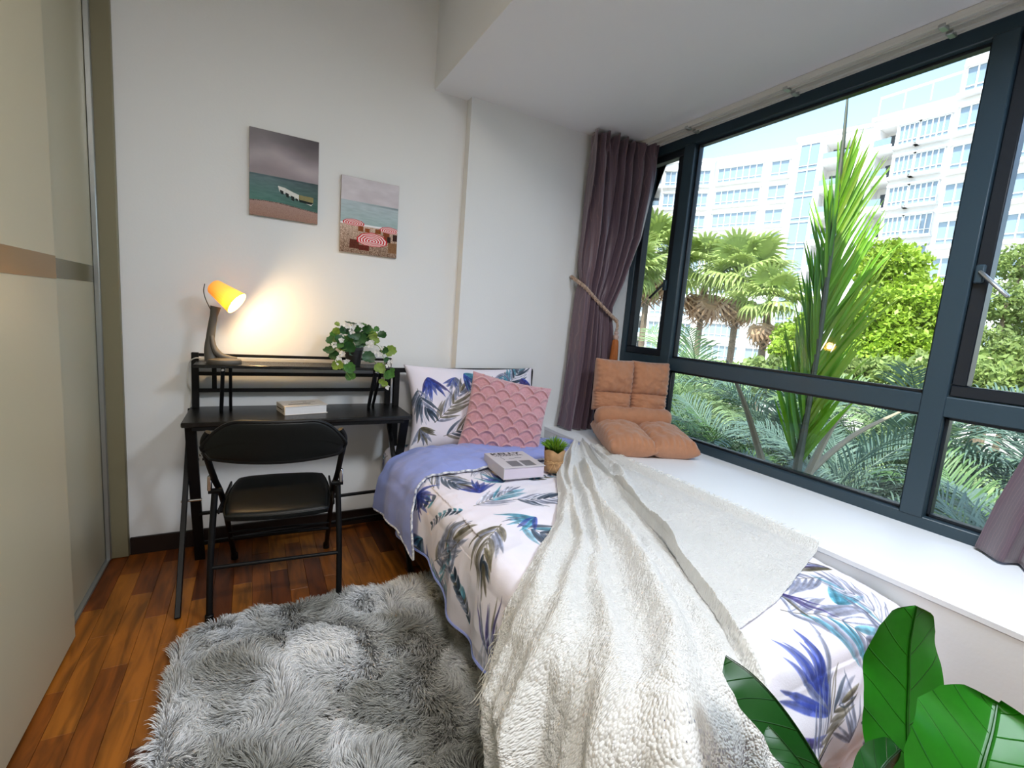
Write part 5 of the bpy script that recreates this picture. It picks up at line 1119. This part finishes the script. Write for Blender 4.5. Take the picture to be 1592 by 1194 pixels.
b0 = wd(1410, 560, 12); leaf_tree('broadleaf_tree', 'bright lime-green tree beside the window mullion', [B_(1385, 415, 12.5, .95), B_(1425, 480, 11.8, 1.15), B_(1365, 490, 12, 1.0), B_(1455, 530, 11.5, .9), B_(1400, 545, 11.5, 1.0), B_(1345, 545, 12, .75)], G_LIME, 26000, .075, (b0.x, b0.y, -4.2), 5)
b0 = wd(1245, 540, 14); leaf_tree('round_shrub', 'yellow-green shrub left of the big upright frond', [B_(1235, 525, 14, .65), B_(1262, 500, 14.5, .45), B_(1215, 545, 13.5, .4)], G_LIME, 6000, .08, (b0.x, b0.y, -4.2), 6)
b0 = wd(1575, 500, 9); leaf_tree('broadleaf_tree', 'sparse olive-green tree seen through the right casement', [B_(1565, 470, 9, .55), B_(1590, 410, 9.4, .5), B_(1540, 540, 8.8, .5), B_(1620, 500, 9, .7)], G_OLV, 9000, .05, (b0.x, b0.y, -4.2), 8)
b0 = wd(1560, 560, 7); leaf_tree('low_shrub', 'low green shrub at the foot of the olive tree', [B_(1590, 560, 7.5, .5), B_(1520, 590, 7, .35)], G_OLV, 4000, .05, (b0.x, b0.y, -.8), 9, False)
b0 = wd(1300, 600, 10); leaf_tree('hedge', 'long mixed green hedge behind the feather palms', [B_(x, 588 + (x % 37) * .3, 9.5 - (x - 1000) * .0035, .62) for x in range(930, 1700, 52)], G_OLV, 26000, .07, (b0.x, b0.y, -.8), 12, False)
# feather fronds
def frond_mesh(name, L, ll, npair, m, arch, droop, seed, w_=.014):
    r_ = random.Random(seed); V = []; F = []; P = []
    for i in range(25):
        t = i / 24; a = arch[0] + (arch[1] - arch[0]) * t ** 1.2; P.append(Vector((0, 0, 0)) if not P else P[-1] + Vector((math.cos(a), 0, math.sin(a))) * L / 24)
    mb = MB(); mb.tube(P[::2], np.linspace(.013, .003, 13), 5); V = [Vector(v) for v in mb.V]; F = list(mb.F)
    for i in range(npair):
        t = .10 + .9 * i / npair; k = t * 24; j = min(int(k), 23); p = P[j].lerp(P[j + 1], k - j); tg = (P[j + 1] - P[j]).normalized(); l = ll * (math.sin(PI * (t * .86 + .12)) ** .6) * r_.uniform(.85, 1.1)
        for sg in (-1, 1):
            up = Vector((0, 1, 0)).cross(tg) * -1; d = (tg * (.75 + .2 * r_.random()) + Vector((0, sg, 0)) * r_.uniform(.75, .95) + up * r_.uniform(-.1, .45)).normalized(); s2 = d.cross(up).normalized() * w_ * .5; n0 = len(V)
            q1 = p + d * l * .5; q2 = p + d * l * .8 + Vector((0, 0, -droop * l * .25)); q3 = p + d * l + Vector((0, 0, -droop * l * .6))
            V += [p - s2 * .6, p + s2 * .6, q1 - s2, q1 + s2, q2 - s2 * .7, q2 + s2 * .7, q3]; F += [(n0, n0 + 1, n0 + 3, n0 + 2), (n0 + 2, n0 + 3, n0 + 5, n0 + 4), (n0 + 4, n0 + 5, n0 + 6)]
    me = bpy.data.meshes.new(name); me.from_pydata([tuple(v) for v in V], [], F); me.materials.append(m); me.update(); return me
def fset(m, s): return [frond_mesh('frond', 1.45, .42, 52, m, (1.25, -.35), .5, s), frond_mesh('frond', 1.25, .40, 46, m, (1.35, .25), .35, s + 1), frond_mesh('frond', 1.3, .44, 46, m, (.9, -.7), .6, s + 2)]
FB, FMI, FP = fset(G_BLUE, 11), fset(G_MID, 21), fset(G_PALE, 31)
def feather_shrub(x, y, z, sets, n, sc, label, seed):
    r_ = random.Random(seed); t = thing('feather_palm', label, 'palm shrub', (x, y, z), group='feather palms in the planting bed')
    for i in range(n):
        o = link('frond', r_.choice(sets), t); o.rotation_euler = (r_.uniform(-.25, .25), r_.uniform(-.35, .25), i * 2.399 + r_.random()); s_ = sc * r_.uniform(.75, 1.1); o.scale = (s_, s_, s_)
        o.location = (r_.uniform(-.06, .06), r_.uniform(-.06, .06), r_.uniform(0, .2))
    MB().lathe([(0, 0), (.09, 0), (.07, .15), (.05, .28), (0, .32)], 12).build('stem_base', BARK, t, world=False)
spots = [(3.95, 2.9, -.75, FB + FMI, 20, .95, 'blue-green feather palm directly behind the tan floor chair'), (3.92, 1.75, -.75, FB, 22, .92, 'blue-green feather palm below the middle of the lower pane'),
         (3.92, .75, -.75, FB, 22, .95, 'blue-green feather palm behind the lower right corner pane'), (4.0, -.3, -.75, FB, 18, .95, 'feather palm behind the near curtain hem'),
         (4.9, 3.4, -.7, FMI + FB, 20, 1.05, 'mid-green feather palm in the second row, left'), (4.8, 2.2, -.7, FB, 20, 1.05, 'grey-green feather palm in the second row behind the big frond'), (4.9, 1.1, -.7, FB + FMI, 20, 1.05, 'feather palm in the second row beside the right mullion'),
         (4.2, 4.3, -.7, FMI, 18, 1.0, 'mid-green feather palm left of the others, behind the curtain'), (6.0, 5.0, -.5, FP, 22, 1.45, 'tall pale feather palm behind the narrow left casement'), (6.4, 3.6, -.6, FB, 24, 1.4, 'blue-green feather palm in the back row under the fan palms'), (6.5, 2.3, -.6, FP + FB, 24, 1.4, 'pale feather palm in the back row under the lime tree'), (6.2, 1.1, -.6, FB, 22, 1.35, 'feather palm in the back row at the right'), (5.2, .0, -.6, FB + FMI, 22, 1.3, 'feather palm at the far right of the second row')]
for i, a in enumerate(spots): feather_shrub(*a, seed=100 + i)
# the tall young frond
tf = thing('tall_palm_frond', 'tall bright green upright palm frond with a dark spear tip', 'palm frond', tuple(wd(1237, 742, 2.9)))
DF = 3.0
rp_px = [(1236, 745), (1250, 670), (1262, 600), (1276, 510), (1289, 410), (1300, 320), (1310, 235), (1318, 148)]
rp_ = catmull([wd(x, y, DF) for x, y in rp_px], 8); SP = mat('spear_brown_green', (.045, .055, .03), .6)
mb = MB(); mb.tube(rp_, np.interp(np.linspace(0, 1, len(rp_)), [0, .2, .55, .8, 1], [.042, .026, .022, .020, .009]), 8, flat=.6); mb.build('rachis', SP, tf)
def rpos(t): k = t * (len(rp_) - 1); j = min(int(k), len(rp_) - 2); return Vector(rp_[j]).lerp(Vector(rp_[j + 1]), k - j)
RT = Vector(RC[0][:1] + RC[1][:1] + RC[2][:1]); UP = Vector((RC[0][1], RC[1][1], RC[2][1])); FWD = -Vector((RC[0][2], RC[1][2], RC[2][2]))
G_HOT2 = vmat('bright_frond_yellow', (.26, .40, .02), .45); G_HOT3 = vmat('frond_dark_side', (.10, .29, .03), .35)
def leaflet(t, ang, L, w_, m, dz=.1, bend=.15):
    p = rpos(t); d = RT * math.sin(ang) + UP * math.cos(ang); s2 = RT * math.cos(ang) - UP * math.sin(ang); V = []; F = []
    for k, (f, wf) in enumerate(((0, .45), (.3, 1), (.6, .9), (.85, .5), (1, .04))):
        c = p + d * L * f + s2 * bend * L * f * f + FWD * dz * f; n_ = FWD * w_ * .35; V += [c - s2 * w_ * .5 * wf, c + n_ * wf, c + s2 * w_ * .5 * wf]
        if k: b_ = (k - 1) * 3; F += [(b_, b_ + 1, b_ + 4, b_ + 3), (b_ + 1, b_ + 2, b_ + 5, b_ + 4)]
    mesh('leaflet', [tuple(v) for v in V], F, m, tf)
for i in range(130):
    t = .04 + .72 * i / 129; L = np.interp(t, [0, .15, .35, .55, .70, .78], [.42, .62, .80, .72, .50, .34]) * random.uniform(.85, 1.08)
    leaflet(t, np.interp(t, [0, .3, .6, .78], [.50, .60, .42, .10]) + random.uniform(-.07, .07), L, random.uniform(.017, .028), random.choice([G_HOT, G_HOT, G_HOT2]), random.uniform(-.12, .2), random.uniform(-.05, .16))
for i in range(70):
    t = .04 + .64 * i / 69; L = np.interp(t, [0, .3, .5, .70], [.55, .62, .50, .40]) * random.uniform(.8, 1.08)
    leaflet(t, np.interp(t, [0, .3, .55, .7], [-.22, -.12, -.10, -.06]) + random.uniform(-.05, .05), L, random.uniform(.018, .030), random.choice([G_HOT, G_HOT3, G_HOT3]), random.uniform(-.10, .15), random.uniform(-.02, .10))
for (x0, y0, x1, y1, d) in ((1190, 735, 1130, 560, 3.3), (1255, 740, 1330, 620, 3.1), (1245, 745, 1400, 640, 3.4)):
    a, b = wd(x0, y0, d), wd(x1, y1, d); MB().tube(catmull([a, a.lerp(b, .5) + UP * .06, b], 8), np.linspace(.028, .008, 17), 7).build('old_stalk', RACH, tf)
